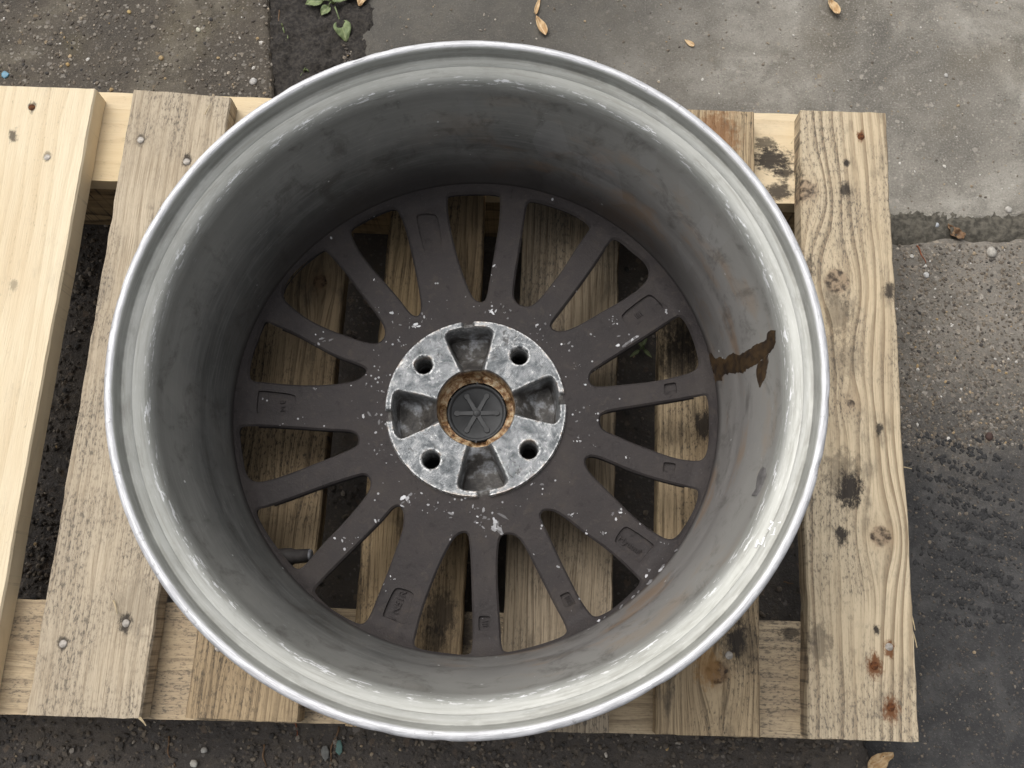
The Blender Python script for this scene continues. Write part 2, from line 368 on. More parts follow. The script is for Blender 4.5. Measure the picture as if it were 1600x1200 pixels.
def slab(name, outline, top, mat, wob=.004, seed=0.0, drop=.02):
    """cast slab: outline [(x,y)], ragged worn edge, gently uneven top"""
    pts = []
    n = len(outline)
    for i in range(n):
        a = Vector(outline[i]); b = Vector(outline[(i+1) % n]); L = (b-a).length
        k = max(2, min(400, int(L/.006))) if L < 3.0 else max(2, int(L/.012))
        nrm = Vector(((b-a).y, -(b-a).x)).normalized()
        for j in range(k):
            p = a.lerp(b, j/k); e = wob*(ns(p.x*22+seed, p.y*22) + .6*ns(p.x*75, p.y*75+seed) + .35*ns(p.x*220, p.y*220+seed))
            pts.append(p + nrm*e)
    m = len(pts)
    cx = sum((p for p in pts), Vector((0, 0)))/m
    def inset(d):
        out = []
        for i in range(m):
            tng = (pts[(i+1) % m]-pts[i-1]).normalized(); nn = Vector((-tng.y, tng.x))
            out.append(pts[i]+nn*d)
        return out
    # outline must run counter-clockwise so that the inset goes inwards
    rings_ = [(pts, ZG-drop), (pts, top-.005), (inset(.002), top-.0018), (inset(.006), top)]
    V = []; F = []
    for ring_, z in rings_:
        V += [(p.x, p.y, z) for p in ring_]
    for k in range(3):
        for i in range(m):
            j = (i+1) % m; F.append((k*m+i, k*m+j, (k+1)*m+j, (k+1)*m+i))
    tri = tessellate_polygon([[Vector(v) for v in V[3*m:4*m]]])
    F += [tuple(3*m+i for i in tr) for tr in tri]
    o = mesh(name, V, F, mat)
    bm = bmesh.new(); bm.from_mesh(o.data); bmesh.ops.recalc_face_normals(bm, faces=bm.faces); bm.to_mesh(o.data); bm.free()
    return tag(o, kind='structure')

def g2(x, y, z=ZG): p = px(x, y, z); return (p.x, p.y)
TOPA = ZG+.010
a0 = g2(428, 300, TOPA); a1 = g2(422, 0, TOPA)
d = Vector(a1)-Vector(a0)
a2 = Vector(a1)+d*4
slab('concrete_slab', [(a0[0], a0[1]), (a2.x, a2.y), (-3.5, a2.y), (-3.5, a0[1]+.03)][::1], TOPA,
     slab_mat('slab_pebbled_brown', (.050,.042,.034), (.085,.071,.055), (.19,.168,.128), .58, (.14,.115,.06), 1.3, .45), .004, 2.0)
TOPB = ZG+.004
b0 = g2(1385, 352, TOPB); b1 = g2(1600, 338, TOPB); b2 = g2(548, 200, TOPB); b3 = g2(575, -40, TOPB)
bd = Vector(b1)-Vector(b0)
be = Vector(b0)+bd*12; bw = Vector(b0)-bd*3.2
slab('concrete_slab', [(bw.x, bw.y), (be.x, be.y), (be.x, 3.2), (b3[0]+.03, 3.2), b3, b2], TOPB,
     slab_mat('slab_smooth_grey', (.112,.102,.086), (.245,.226,.192), (.41,.385,.335), .66, (.12,.102,.074), 4.0, .45, dark=(-1.0, .35, -.06, .20), tarc=((.058,.054,.048), (.105,.095,.080)), amt=.80), .011, 5.0)
TOPC = ZG+.007
c0 = g2(1385, 376, TOPC); c1 = g2(1600, 372, TOPC)
cdv = Vector(c1)-Vector(c0); ce = Vector(c0)+cdv*12; cw = Vector(c0)-cdv*.9
cq = Vector(g2(1365, 1240, TOPC)); cw = Vector(c0)-cdv*.5; cz = cq+(cq-cw)*4
slab('concrete_slab', [(cz.x, cz.y), (ce.x, cz.y), (ce.x, ce.y), (cw.x, cw.y)], TOPC,
     slab_mat('slab_exposed_aggregate', (.12,.108,.092), (.18,.162,.136), (.26,.235,.20), .34, None, 8.0, .6, dark=(.0, -1.0, -.02, .10), bumpd=.003), .006, 8.0)

# loose grit lying on the ground: too much to count
def grit(name, spots_, mat, label):
    bm = bmesh.new(); bmesh.ops.create_icosphere(bm, subdivisions=1, radius=1.0)
    bv = np.array([v.co[:] for v in bm.verts]); bf = [tuple(v.index for v in f.verts) for f in bm.faces]; bm.free()
    V = []; F = []; T = []
    for (x, y, z, s, tone) in spots_:
        k = len(V)*1
        sx, sy, sz = s*rng.uniform(.7, 1.35), s*rng.uniform(.6, 1.1), s*rng.uniform(.4, .8)
        a = rng.uniform(0, PI); ca, sa = math.cos(a), math.sin(a)
        for b in bv:
            j = 1+rng.uniform(-.22, .22)
            u, v_ = b[0]*sx*j, b[1]*sy*j
            V.append((x+u*ca-v_*sa, y+u*sa+v_*ca, z+b[2]*sz*j)); T.append(tone)
        F += [tuple(k+i for i in f) for f in bf]
    o = mesh(name, V, F, mat); fattr(o.data, 'tone', T)
    return tag(o, label, 'gravel', kind='stuff')
MS = stone_mat()
sp_ = []
for _ in range(15000):
    x, y = rng.uniform(-.75, .80), rng.uniform(-.60, .72)
    if ns(x*9, y*9, 1) < rng.uniform(-.55, .55): continue
    if x > .52 and y > -.05: continue
    sp_.append((x, y, ZG+.0005, rng.choice((.0008, .0011, .0014, .0018, .0024, .0032)), min(1, max(0, rng.gauss(.34, .22)))))
for _ in range(9000):
    x_, y_ = rng.choice(((rng.uniform(-30, 1440), rng.uniform(1115, 1230)), (rng.uniform(20, 190), rng.uniform(330, 960)), (rng.uniform(430, 600), rng.uniform(-20, 160))))
    p = px(x_, y_, ZG)
    if ns(p.x*14, p.y*14, 6) < rng.uniform(-.7, .5): continue
    sp_.append((p.x, p.y, ZG+.0006+.004*ns(p.x*7, p.y*7, 3), abs(rng.gauss(.0009, .0007))+.0005, min(1, max(0, rng.gauss(.36, .2)))))
grit('loose_grit', sp_, MS, 'small dark and tan grit scattered over the ground beneath the pallet')
sp_ = []
for _ in range(1900):
    p = px(rng.uniform(-60, 425), rng.uniform(-60, 300), TOPA)
    sp_.append((p.x, p.y, TOPA+.0001, rng.choice((.0008, .001, .0012, .0016, .0022)), min(1, max(0, rng.gauss(.52, .24)))))
for _ in range(3600):
    q = rng.uniform(372, 700); p = px(rng.uniform(1380, 1680), q, TOPC)
    if p.y > Vector(c0).y-.004: continue
    sp_.append((p.x, p.y, TOPC+.0001, rng.choice((.0006, .0008, .001, .0012, .0015, .002)), min(1, max(0, rng.gauss(.52, .2)))))
for _ in range(2600):
    p = px(rng.uniform(1380, 1680), rng.uniform(640, 1230), TOPC)
    sp_.append((p.x, p.y, TOPC+.0001, abs(rng.gauss(.0006, .0004))+.0003, min(1, max(0, rng.gauss(.28, .18)))))
for _ in range(700):
    p = px(rng.uniform(570, 1680), rng.uniform(-60, 330), TOPB)
    sp_.append((p.x, p.y, TOPB+.0001, rng.choice((.0007, .0009, .001, .0013, .0018)), min(1, max(0, rng.gauss(.7, .22)))))
grit('embedded_aggregate', sp_, MS, 'pale and brown aggregate stones set in the concrete slabs')
# clods of tyre-printed dirt on the dark tar at the right
MD = simple('tyre_printed_dirt', (.036,.035,.035), .75, 0, .4, 90, .002)
Vd = []; Fd = []
for i in range(1300):
    u_, v0 = rng.gauss(0, 1), rng.uniform(-1, 1)
    q = px(1520+40*u_+25*v0, 830+150*v0, TOPC)
    if math.sin(q.y*330+q.x*120) < -.15: continue
    n = 6; r0 = rng.uniform(.0009, .0026); k = len(Vd); rot = rng.choice((.5, -.6))+rng.gauss(0, .3); el = rng.uniform(.6, 2.0)
    for ring_, z in ((1.0, TOPC-.001), (.7, TOPC+.0006), (.3, TOPC+.0009)):
        for j in range(n):
            a = 2*PI*j/n; rr = r0*ring_*(1+rng.uniform(-.35, .35))
            u, v_ = rr*math.cos(a), rr*math.sin(a)*el
            Vd.append((q.x+u*math.cos(rot)-v_*math.sin(rot), q.y+u*math.sin(rot)+v_*math.cos(rot), z))
    for s_ in range(2):
        for j in range(n): Fd.append((k+s_*n+j, k+s_*n+(j+1) % n, k+(s_+1)*n+(j+1) % n, k+(s_+1)*n+j))
    Fd.append(tuple(k+2*n+j for j in range(n)))
tag(mesh('tyre_dirt', Vd, Fd, MD, smooth=True), 'dark clods of tyre printed dirt on the tar right of the pallet', 'dirt', kind='stuff')

# soil heaped in the joint between the two slabs
MSOIL = simple('joint_soil', (.030,.027,.025), .9, 0, .5, 240, .004, .2, (.060,.053,.046))
V = []; F = []; nu, nv = 46, 90
pa, pb = Vector(g2(430, 260)), Vector(g2(425, -140)); pc, pd = Vector(g2(556, 260)), Vector(g2(580, -140))
for j in range(nv+1):
    for i in range(nu+1):
        u, v_ = i/nu, j/nv
        p = pa.lerp(pb, v_).lerp(pc.lerp(pd, v_), u*1.32-.02)
        V.append((p.x, p.y, ZG + .0050 - .012*max(0, u-.62)**1.5*2 + .005*ns(p.x*28, p.y*28, 2) + .004*ns(p.x*85, p.y*85, 7) + .0025*ns(p.x*240, p.y*240, 1)))
for j in range(nv):
    for i in range(nu):
        a = j*(nu+1)+i; F.append((a, a+1, a+nu+2, a+nu+1))
tag(mesh('soil', V, F, MSOIL, smooth=True), kind='structure')
# dirt packed into the joint between the two right-hand slabs
V = []; F = []; nu, nv = 220, 14
for j in range(nv+1):
    for i in range(nu+1):
        q0, q1 = px(1300+600*i/nu, 330, ZG), px(1300+600*i/nu, 386, ZG); p = q1.lerp(q0, j/nv); e_ = abs(j/nv-.5)*2
        V.append((p.x, p.y, ZG+.0060-.0052*e_**2+.0035*ns(p.x*40, p.y*40, 2)+.003*ns(p.x*130, p.y*130, 7)+.002*ns(p.x*320, p.y*320, 1)))
for j in range(nv):
    for i in range(nu):
        a = j*(nu+1)+i; F.append((a, a+1, a+nu+2, a+nu+1))
tag(mesh('joint_soil', V, F, simple('mossy_joint_dirt', (.060,.055,.045), .9, 0, .5, 170, .003, .2, (.13,.118,.095)), smooth=True), kind='structure')

# ================================================================== PALLET
pallet = tag(empty('wooden_pallet', (0, 0, -.06)), 'weathered wooden pallet carrying the upturned alloy wheel', 'pallet')
TH = .020
WM = {}
M_NAIL = simple('nail_steel', (.46,.42,.37), .6, .35, .4, 300, .0003)
M_RUST = simple('nail_rust', (.16,.060,.022), .85, 0, .55, 350, .0006, .2, (.07,.03,.015))

def board(name, quad, z1, th, mat_args, along='y', seed=0.0, nseg=64, wob=.0011, warp=.0015, parent=pallet):
    """plank from 4 top corners (two ends of one long side, then of the other): sawn, slightly uneven, worn arrises"""
    l0, l1, r0, r1 = [Vector((q[0], q[1], 0)) for q in quad]        # left far/near, right far/near
    c = (l0+l1+r0+r1)/4
    ax = ((l0+r0)-(l1+r1)).normalized(); xr = Vector((ax.y, -ax.x, 0))
    V = []; F = []
    prof = 14
    def edge(v, sgn, y):
        return v + sgn*wob*(ns(y*14+seed, sgn*3.1, seed) + .6*ns(y*50, seed, sgn) + .3*ns(y*160, seed, 4*sgn))
    for j in range(nseg+1):
        s = j/nseg
        L = l1.lerp(l0, s)-c; Rr = r1.lerp(r0, s)-c
        yl, yr = L.dot(ax), Rr.dot(ax); xl, xrr = L.dot(xr), Rr.dot(xr)
        xl, xrr = edge(xl, -1, yl), edge(xrr, 1, yr)
        if j in (0, nseg):
            pass
        ring_ = []
        dz = warp*ns(s*3, seed, 2)
        ch = .0012+.0008*abs(ns(yl*30, seed, 8))
        ring_.append((xl, -th)); ring_.append((xl, -ch*1.6)); ring_.append((xl+ch, 0))
        for k in range(1, prof):
            u = k/prof; xx = xl+(xrr-xl)*u
            ring_.append((xx, .0005*ns(xx*45, yl*4, seed)))
        ring_ += [(xrr-ch, 0), (xrr, -ch*1.6), (xrr, -th)]
        for (xx, zz) in ring_:
            u = (xx-xl)/max(1e-6, xrr-xl); yy = yl+(yr-yl)*u
            if j in (0, nseg): yy += .0011*ns(xx*110, seed, j) + .0007*ns(xx*330, zz*90, j)
            V.append((xx, yy, zz+dz))
    m = prof-1+6
    for j in range(nseg):
        for k in range(m):
            k2 = (k+1) % m
            F.append((j*m+k, j*m+k2, (j+1)*m+k2, (j+1)*m+k))
    F.append(tuple(range(m))[::-1]); F.append(tuple(nseg*m+k for k in range(m)))
    me = bpy.data.meshes.new(name); me.from_pydata(V, [], F); me.update()
    bm = bmesh.new(); bm.from_mesh(me); bmesh.ops.recalc_face_normals(bm, faces=bm.faces); bm.to_mesh(me); bm.free()
    o = bpy.data.objects.new(name, me); col.objects.link(o); o.parent = parent
    rot = math.atan2(-ax.x, ax.y)
    wl_ = Matrix.Translation(Vector((c.x, c.y, z1))) @ Matrix.Rotation(rot, 4, 'Z')
    o.matrix_local = Matrix.Translation(-Vector(pallet.location)) @ wl_
    WM[me.name] = wl_
    inv = wl_.inverted()
    def loc(pt): q = inv @ Vector((pt[0], pt[1], z1)); return (q.x, q.y)
    a = dict(mat_args)
    a['knots'] = [(*loc(px(x, y, z1)), r) for x, y, r in a.get('knots', ())]
    a['spots'] = [(*loc(px(x, y, z1)), r, cc, amt) for x, y, r, cc, amt in a.get('spots', ())]
    me.materials.append(wood_mat('wood_'+name+str(seed), seed=seed, **a))
    return o
def nail(parent, x, y, z, rusty, r=.0032, sink=.0012):
    """domed nail head with a shank, sunk into its board"""
    V = []; F = []; n = 12; prof = [(r*1.0, -.0004), (r, .0002), (r*.8, .0004), (r*.3, .0005)]
    for (rr, z_) in prof:
        for k in range(n): a = 2*PI*k/n; V.append((rr*math.cos(a), rr*math.sin(a), z_))
    for j in range(3):
        for k in range(n): F.append((j*n+k, j*n+(k+1) % n, (j+1)*n+(k+1) % n, (j+1)*n+k))
    F.append(tuple(3*n+k for k in range(n))); b = len(V)
    for z_ in (-.0004, -.015):
        for k in range(n): a = 2*PI*k/n; V.append((r*.45*math.cos(a), r*.45*math.sin(a), z_))
    for k in range(n): F.append((b+k, b+(k+1) % n, b+n+(k+1) % n, b+n+k))
    o = mesh('nail', V, F, M_RUST if rusty else M_NAIL, smooth=True)
    o.parent = parent
    p = px(x, y, z); pw = WM[parent.data.name]
    o.location = pw.inverted() @ Vector((p.x, p.y, z+.0003)); o.rotation_euler = (rng.uniform(-.12, .12), rng.uniform(-.12, .12), 0)
    return o

DK = (.030,.025,.022); RU = (.15,.055,.018)
BROWN = dict(pale=(.44,.33,.20), mid=(.33,.243,.145), dark=(.085,.058,.034), ring=150, ring_amt=.55, fib=.85, mould=.9, mould_thr=.50, stain=.65)
fresh = dict(pale=(.78,.67,.48), mid=(.72,.59,.40), dark=(.54,.40,.235), ring=75, ring_amt=.30, fib=.22, mould=.35, mould_thr=.60, stain=.13)
old = dict(pale=(.56,.47,.345), mid=(.47,.385,.275), dark=(.24,.18,.115), ring=110, ring_amt=.34, fib=.72, mould=.85, mould_thr=.495, stain=.22, grey=.30)
strong = dict(pale=(.66,.545,.375), mid=(.56,.45,.30), dark=(.22,.15,.085), ring=130, ring_amt=.72, fib=.55, mould=.85, mould_thr=.50, stain=.60, relief=.0011, grey=.30)
def Q(a, b, c, d_, z=0.0): return [px(*a, z), px(*b, z), px(*c, z), px(*d_, z)]

l0, l1 = px(150, 139, .002), px(-28, 1113, .002)
wv = Vector((-.125, .004, 0))
B1 = board('board', [l0+wv, l1+wv, l0, l1], .002, .022, dict(fresh, spots=[(50, 167, .004, DK, .8), (21, 212, .005, DK, .8), (74, 245, .004, DK, .6), (22, 446, .004, DK, .4)]), seed=1.0, wob=.0008)
B2 = board('board', Q((207, 140), (40, 1117), (360, 152), (220, 1123)), 0, TH, dict(old, spots=[(98, 1005, .005, DK, .8), (196, 973, .006, DK, .9), (220, 218, .005, DK, .7), (292, 250, .005, DK, .9), (210, 950, .02, DK, .25)]), seed=2.0, wob=.0016)
B3 = board('board', Q((424, 156), (288, 1121), (566, 160), (466, 1129)), 0, TH, dict(BROWN, knots=[(500, 440, .007)]), seed=3.0)
B4 = board('board', Q((624, 162), (539, 1135), (766, 166), (714, 1140)), 0, TH, dict(BROWN, pale=(.47,.345,.195), spots=[(690, 960, .014, DK, .7), (680, 1000, .010, DK, .6), (640, 820, .012, DK, .4)]), seed=4.0)
B5 = board('board', Q((827, 166), (777, 1141), (972, 169), (953, 1146)), 0, TH, dict(BROWN, pale=(.44,.355,.25), mid=(.34,.27,.18), grey=.25), seed=5.0)
B6 = board('board', Q((1033, 170), (1024, 1146), (1179, 175), (1188, 1151)), 0, TH, dict(BROWN, pale=(.50,.385,.24), stain=.8, mould_thr=.52, knots=[(1120, 1050, .010)], spots=[(1150, 1000, .010, DK, .9), (1100, 665, .010, DK, .9), (1075, 500, .03, DK, .75), (1060, 560, .02, DK, .7), (1120, 215, .022, (.20,.085,.03), .7), (1165, 1010, .015, DK, .5), (1105, 1040, .012, (.28,.15,.05), .6)]), seed=6.0)
B7 = board('board', Q((1250, 172), (1264, 1153), (1384, 177), (1438, 1160)), 0, TH+.002,
           dict(strong, knots=[(1258, 298, .011), (1307, 440, .012), (1376, 838, .009), (1330, 630, .004)],
                spots=[(1328, 765, .012, DK, .95), (1315, 838, .006, DK, .95), (1318, 745, .018, DK, .5), (1320, 297, .006, DK, .9), (1240, 270, .010, DK, .9), (1323, 255, .003, DK, .95),
                       (1345, 212, .004, RU, .95), (1390, 455, .006, DK, .9), (1310, 490, .014, DK, .45), (1366, 1040, .007, RU, .95), (1392, 1108, .007, RU, .9), (1389, 1014, .005, RU, .9), (1370, 985, .003, DK, .95),
                       (1280, 1005, .012, DK, .5), (1375, 670, .004, DK, .9), (1290, 560, .02, DK, .25), (1255, 420, .010, DK, .7), (1330, 560, .012, DK, .3)]), seed=7.0, wob=.0014)
for b_, x, y, r_ in ((B1, 50, 168, 1), (B1, 74, 246, 0), (B2, 99, 1006, 0), (B2, 197, 974, 0), (B2, 220, 219, 0), (B2, 292, 253, 0),
                     (B7, 1389, 1011, 0), (B7, 1366, 1040, 1), (B7, 1392, 1105, 1), (B7, 1345, 214, 1), (B6, 1139, 1024, 0), (B3, 342, 1012, 0)):
    nail(b_, x, y, (.002 if b_ is B1 else 0), r_)

# bearers laid across under the boards, stringers on edge beneath them
dirn = (px(1384, 177, 0)-px(207, 140, 0)); dirn.z = 0; dirn.normalize(); dir_t = dirn
ZB = -TH-.001
dirb = (px(1438, 1160, 0)-px(40, 1117, 0)); dirb.z = 0; dirb.normalize()
def bearer(ypx_top, ypx_bot, xref, mat_args, seed, name='bearer', z=ZB, th=.021):
    dirn = dir_t if ypx_top < 600 else dirb
    p0 = px(xref, ypx_top, z); p1 = px(xref, ypx_bot, z)
    nrm = Vector((-dirn.y, dirn.x, 0)); h = (p0-p1).dot(nrm)
    base = Vector((p0.x, p0.y, 0)); o_ = px(1250, 600, z); o_.z = 0
    t1 = (Vector((.368, .30, 0) if ypx_top < 600 else (.337, -.25, 0))-base).dot(dirn)
    t0 = t1-.95
    A, B = base+dirn*t0, base+dirn*t1
    return board(name, [A, B, A-nrm*h, B-nrm*h], z, th, dict(mat_args), seed=seed, nseg=90, wob=.0008), A, B, nrm, h, dirn
bt = bearer(147, 281, 165, dict(fresh, pale=(.70,.56,.35), spots=[(1205, 250, .014, DK, .95), (1215, 300, .010, DK, .9), (1195, 225, .008, DK, .8), (1225, 270, .008, DK, .9), (730, 280, .012, DK, .5)], mould=.3, stain=.12), 11.0)
bb = bearer(945, 1121, 262, dict(old, pale=(.58,.46,.30), mid=(.46,.35,.22), ring_amt=.45, spots=[(735, 985, .02, DK, .85), (728, 1010, .014, DK, .6), (1234, 990, .006, DK, .8)]), 12.0)
for (o_, A, B, nrm, h, dirn), sd_ in ((bt, 21.0), (bb, 22.0)):
    A2 = A - nrm*(h-.024); B2_ = B - nrm*(h-.024); A3 = A-nrm*(h-.002); B3_ = B-nrm*(h-.002)
    z_ = ZB-.022
    board('stringer', [A2+dirn*.01, B2_-dirn*.002, A3+dirn*.01, B3_-dirn*.002], z_, .088, dict(BROWN, pale=(.52,.38,.21), mid=(.40,.28,.15), stain=.4), seed=sd_, nseg=60, wob=.0006)
# stray splinters torn from the sawn edges, part of the boards they hang from
M_SPL = simple('splinter_wood', (.66,.53,.33), .8, 0, .3, 200)
def splinter(parent, x0, y0, x1, y1, z=.0, r=.0007):
    p, q = px(x0, y0, z), px(x1, y1, z); dv = (q-p); L = dv.length; sd_ = Vector((-dv.y, dv.x, 0)).normalized()
    V = []; F = []
    for k in range(6):
        u = k/5; c_ = p+dv*u+sd_*(.0004*math.sin(u*PI)); rr = r*(1-.7*u)
        for (a, b) in ((-1, 0), (0, 1), (1, 0), (0, -.7)): V.append(c_+sd_*rr*a+Vector((0, 0, rr*b+.0012)))
    for k in range(5):
        for j in range(4): F.append((4*k+j, 4*k+(j+1) % 4, 4*k+4+(j+1) % 4, 4*k+4+j))
    F += [(0, 1, 2, 3), (23, 22, 21, 20)]
    o = mesh('splinter', V, F, M_SPL); o.parent = parent
    o.matrix_parent_inverse = WM[parent.data.name].inverted()
for a in ((B2, 218, 1121, 229, 1134, 0, .0012), (B2, 178, 938, 184, 960, .001, .0008), (B2, 321, 180, 330, 163, .001, .0006), (B7, 1424, 985, 1432, 1012, -.004, .0008), (B7, 1421, 955, 1429, 985, -.004, .0008),
          (B7, 1236, 225, 1248, 205, 0, .0005), (B7, 1414, 866, 1420, 888, -.003, .0006), (B7, 1406, 730, 1424, 733, -.004, .0006)):
    splinter(*a)

# ================================================================== WHEEL
wheel = tag(empty('alloy_wheel', (0, 0, 0)), 'dirty multi spoke alloy wheel lying face down on the wooden pallet, back side up', 'wheel')
MB_ = barrel_mat(); MSP = spoke_mat(); MH = hub_mat()
ZS = .060; RC1, RC2, RW = .1065, .1750, .1880
def zs(r): return ZS + 62.0*max(0.0, r-RC2)**2
inner = [(.2330,.1988), (.2334,.2008), (.2328,.2024), (.2316,.2033), (.2300,.2035), (.2285,.2031), (.2274,.2022), (.2268,.2008), (.2264,.1985), (.2259,.1960), (.2252,.1942), (.2240,.1933),
         (.2220,.1925), (.2195,.1914), (.2165,.1900), (.2138,.1885), (.2118,.1868), (.2104,.1842), (.2095,.1808), (.2084,.1755), (.2070,.1690), (.2050,.1620), (.2025,.1540), (.2000,.1460), (.1980,.1390), (.1966,.1330),
         (.1957,.1280), (.1952,.1235), (.1948,.1190), (.1941,.1150), (.1931,.1105), (.1922,.1050), (.1912,.0980), (.1903,.0905), (.1894,.0835), (.1887,.0775), (.1880, zs(RW)), (.1905,.0645), (.1950,.0560), (.2000,.0400)]
outer = [(.2040,.030), (.209,.020), (.215,.011), (.222,.004), (.2285,.0005), (.2320,.0010), (.2332,.0035), (.2325,.0070), (.2262,.0085), (.2205,.0110), (.2180,.0160), (.2178,.0400), (.2160,.0450), (.2090,.0560), (.2030,.0670), (.1990,.0790), (.1988,.1050),
         (.2000,.1180), (.2060,.1400), (.2110,.1560), (.2165,.1640), (.2185,.1690), (.2178,.1750), (.2178,.1890), (.2200,.1925), (.2265,.1945), (.2315,.1965)]
def lathe(name, prof, nseg, mat, parent, zc=0.0, closed=True, smooth=True, cx=0.0, cy=0.0, nick=0.0):
    V = []; F = []; m = len(prof)
    for k in range(nseg):
        a = 2*PI*k/nseg; ca, sa = math.cos(a), math.sin(a)
        for i, (r, z) in enumerate(prof):
            rr = r
            if nick and r > .2305 and z > .196:
                rr -= nick*max(0, ns(ca*13, sa*13, 3)-.22)*2 + nick*.10*abs(ns(ca*60, sa*60, z*200))
            V.append((cx+rr*ca, cy+rr*sa, z+zc))
    for k in range(nseg):
        k2 = (k+1) % nseg
        for i in range(m if closed else m-1):
            i2 = (i+1) % m
            F.append((k*m+i, k2*m+i, k2*m+i2, k*m+i2))
    o = mesh(name, V, F, mat, parent, smooth)
    bm = bmesh.new(); bm.from_mesh(o.data); bmesh.ops.recalc_face_normals(bm, faces=bm.faces); bm.to_mesh(o.data); bm.free()
    return o
def refine(p, n=3):
    out = []
    for i in range(len(p)-1):
        p0 = p[max(0, i-1)]; p1 = p[i]; p2 = p[i+1]; p3 = p[min(len(p)-1, i+2)]
        for k in range(n):
            t = k/n
            out.append(tuple(.5*((2*p1[j])+(-p0[j]+p2[j])*t+(2*p0[j]-5*p1[j]+4*p2[j]-p3[j])*t*t+(-p0[j]+3*p1[j]-3*p2[j]+p3[j])*t**3) for j in (0, 1)))
    return out+[p[-1]]
INN = refine(inner, 3)
lathe('rim_barrel', INN+outer, 400, MB_, wheel, nick=.0011)

# ---- spoke windows, traced, each an opening through the wheel's disc
def cr(ox, oy, pts): return [(ox+x/3, oy+y/3) for x, y in pts]
A_, B_, C_, D_ = (360, 280), (740, 280), (360, 640), (740, 640)
WIN = [
 [(698.3,310),(701.7,346.7),(713.3,396.7),(725,433),(736.7,461.7),(745,470),(753,471.7),(760,466.7),(765,436.7),(773,390),(780,346.7),(781.7,310),(779,303),(740,302),(703,303.5)],
 cr(*B_, [(262,103),(300,106),(400,135),(480,170),(535,210),(545,228),(530,250),(480,320),(420,420),(350,510),(300,570),(260,597),(215,588),(190,560),(188,520),(205,400),(225,280),(240,180),(250,118)]),
 cr(*B_, [(655,278),(690,292),(740,338),(790,375),(815,410),(822,440),(815,470),(780,510),(700,565),(600,620),(500,680),(430,710),(385,710),(362,690),(375,660),(430,590),(520,470),(590,370),(635,298)]),
 cr(*B_, [(970,640),(1000,680),(1030,750),(1050,820),(1057,865),(1042,893),(1000,912),(860,945),(700,962),(600,970),(560,968),(542,945),(548,910),(575,885),(680,820),(800,745),(900,680),(948,648)]),
 cr(*D_, [(1095,-68),(1102,-20),(1105,40),(1105,120),(1098,190),(1080,232),(1040,240),(960,230),(880,205),(760,160),(680,125),(620,100),(597,80),(592,45),(600,20),(640,5),(800,-20),(960,-45),(1075,-68)]),
 cr(*D_, [(522,235),(545,217),(580,222),(640,245),(740,290),(850,325),(950,352),(1040,370),(1055,382),(1053,410),(1036,465),(1000,530),(960,590),(930,608),(895,602),(840,570),(760,510),(680,430),(620,370),(560,310),(530,270)]),
 cr(*D_, [(313,495),(325,475),(350,470),(390,480),(440,515),(520,580),(620,650),(700,720),(775,790),(784,812),(740,860),(660,930),(600,965),(565,972),(542,950),(500,890),(450,790),(400,690),(350,580),(320,520)]),
 cr(*D_, [(118,620),(130,590),(155,583),(190,587),(220,610),(250,660),(290,740),(330,820),(380,920),(420,990),(438,1035),(430,1055),(390,1075),(300,1105),(200,1130),(150,1138),(130,1120),(125,1000),(118,900),(112,800),(112,700)]),
 cr(*C_, [(1040,615),(1060,590),(1090,575),(1110,580),(1120,610),(1128,750),(1132,900),(1135,1030),(1132,1130),(1120,1148),(1080,1150),(1000,1140),(920,1130),(868,1115),(860,1095),(870,1050),(900,940),(940,830),(980,730),(1020,650)]),
 cr(*C_, [(735,490),(760,460),(785,450),(805,465),(812,500),(808,560),(780,640),(740,750),(700,850),(660,950),(632,998),(610,1006),(585,998),(520,965),(450,920),(395,862),(396,838),(430,800),(480,750),(560,670),(640,590),(700,530)]),
 cr(*C_, [(640,310),(655,330),(655,365),(630,410),(590,460),(520,540),(440,620),(380,690),(330,745),(300,745),(250,690),(190,610),(140,530),(118,482),(128,465),(180,455),(280,420),(400,375),(500,340),(580,315),(620,305)]),
 cr(*C_, [(570,105),(595,120),(600,150),(590,170),(550,190),(480,220),(400,250),(300,290),(200,325),(140,338),(100,333),(75,308),(60,260),(45,160),(38,95),(52,76),(120,75),(280,85),(450,97),(540,100)]),
 cr(*A_, [(160,668),(150,690),(130,740),(100,820),(86,910),(96,943),(160,950),(280,962),(400,965),(500,958),(580,945),(625,920),(637,895),(625,880),(560,855),(480,825),(380,770),(280,715),(200,682),(175,668)]),
 cr(*A_, [(432,330),(380,365),(320,410),(268,468),(246,520),(248,560),(280,590),(340,640),(420,685),(520,725),(620,760),(680,770),(710,755),(725,725),(720,690),(690,640),(620,550),(540,440),(480,370),(450,338)]),
 cr(*A_, [(762,134),(700,155),(620,195),(575,222),(563,242),(572,275),(600,330),(660,410),(740,500),(800,570),(840,625),(865,640),(885,635),(895,600),(880,500),(860,400),(835,290),(810,200),(785,148)]),
]
def chaikin(p, it=1):
    for _ in range(it):
        q = []
        for i in range(len(p)):
            a, b = p[i], p[(i+1) % len(p)]
            q += [a*.75+b*.25, a*.25+b*.75]
        p = q
    return p
wins = []
for wp in WIN:
    p = [px_surf(x, y, zs) for x, y in wp]; p = [Vector((q.x, q.y)) for q in p]
    p = chaikin(p, 2)
    ar = sum(p[i].x*p[(i+1) % len(p)].y-p[(i+1) % len(p)].x*p[i].y for i in range(len(p)))
    if ar < 0: p = p[::-1]                       # counter-clockwise
    wins.append(p)
wins.sort(key=lambda p: math.atan2(sum(q.y for q in p)/len(p), sum(q.x for q in p)/len(p)))
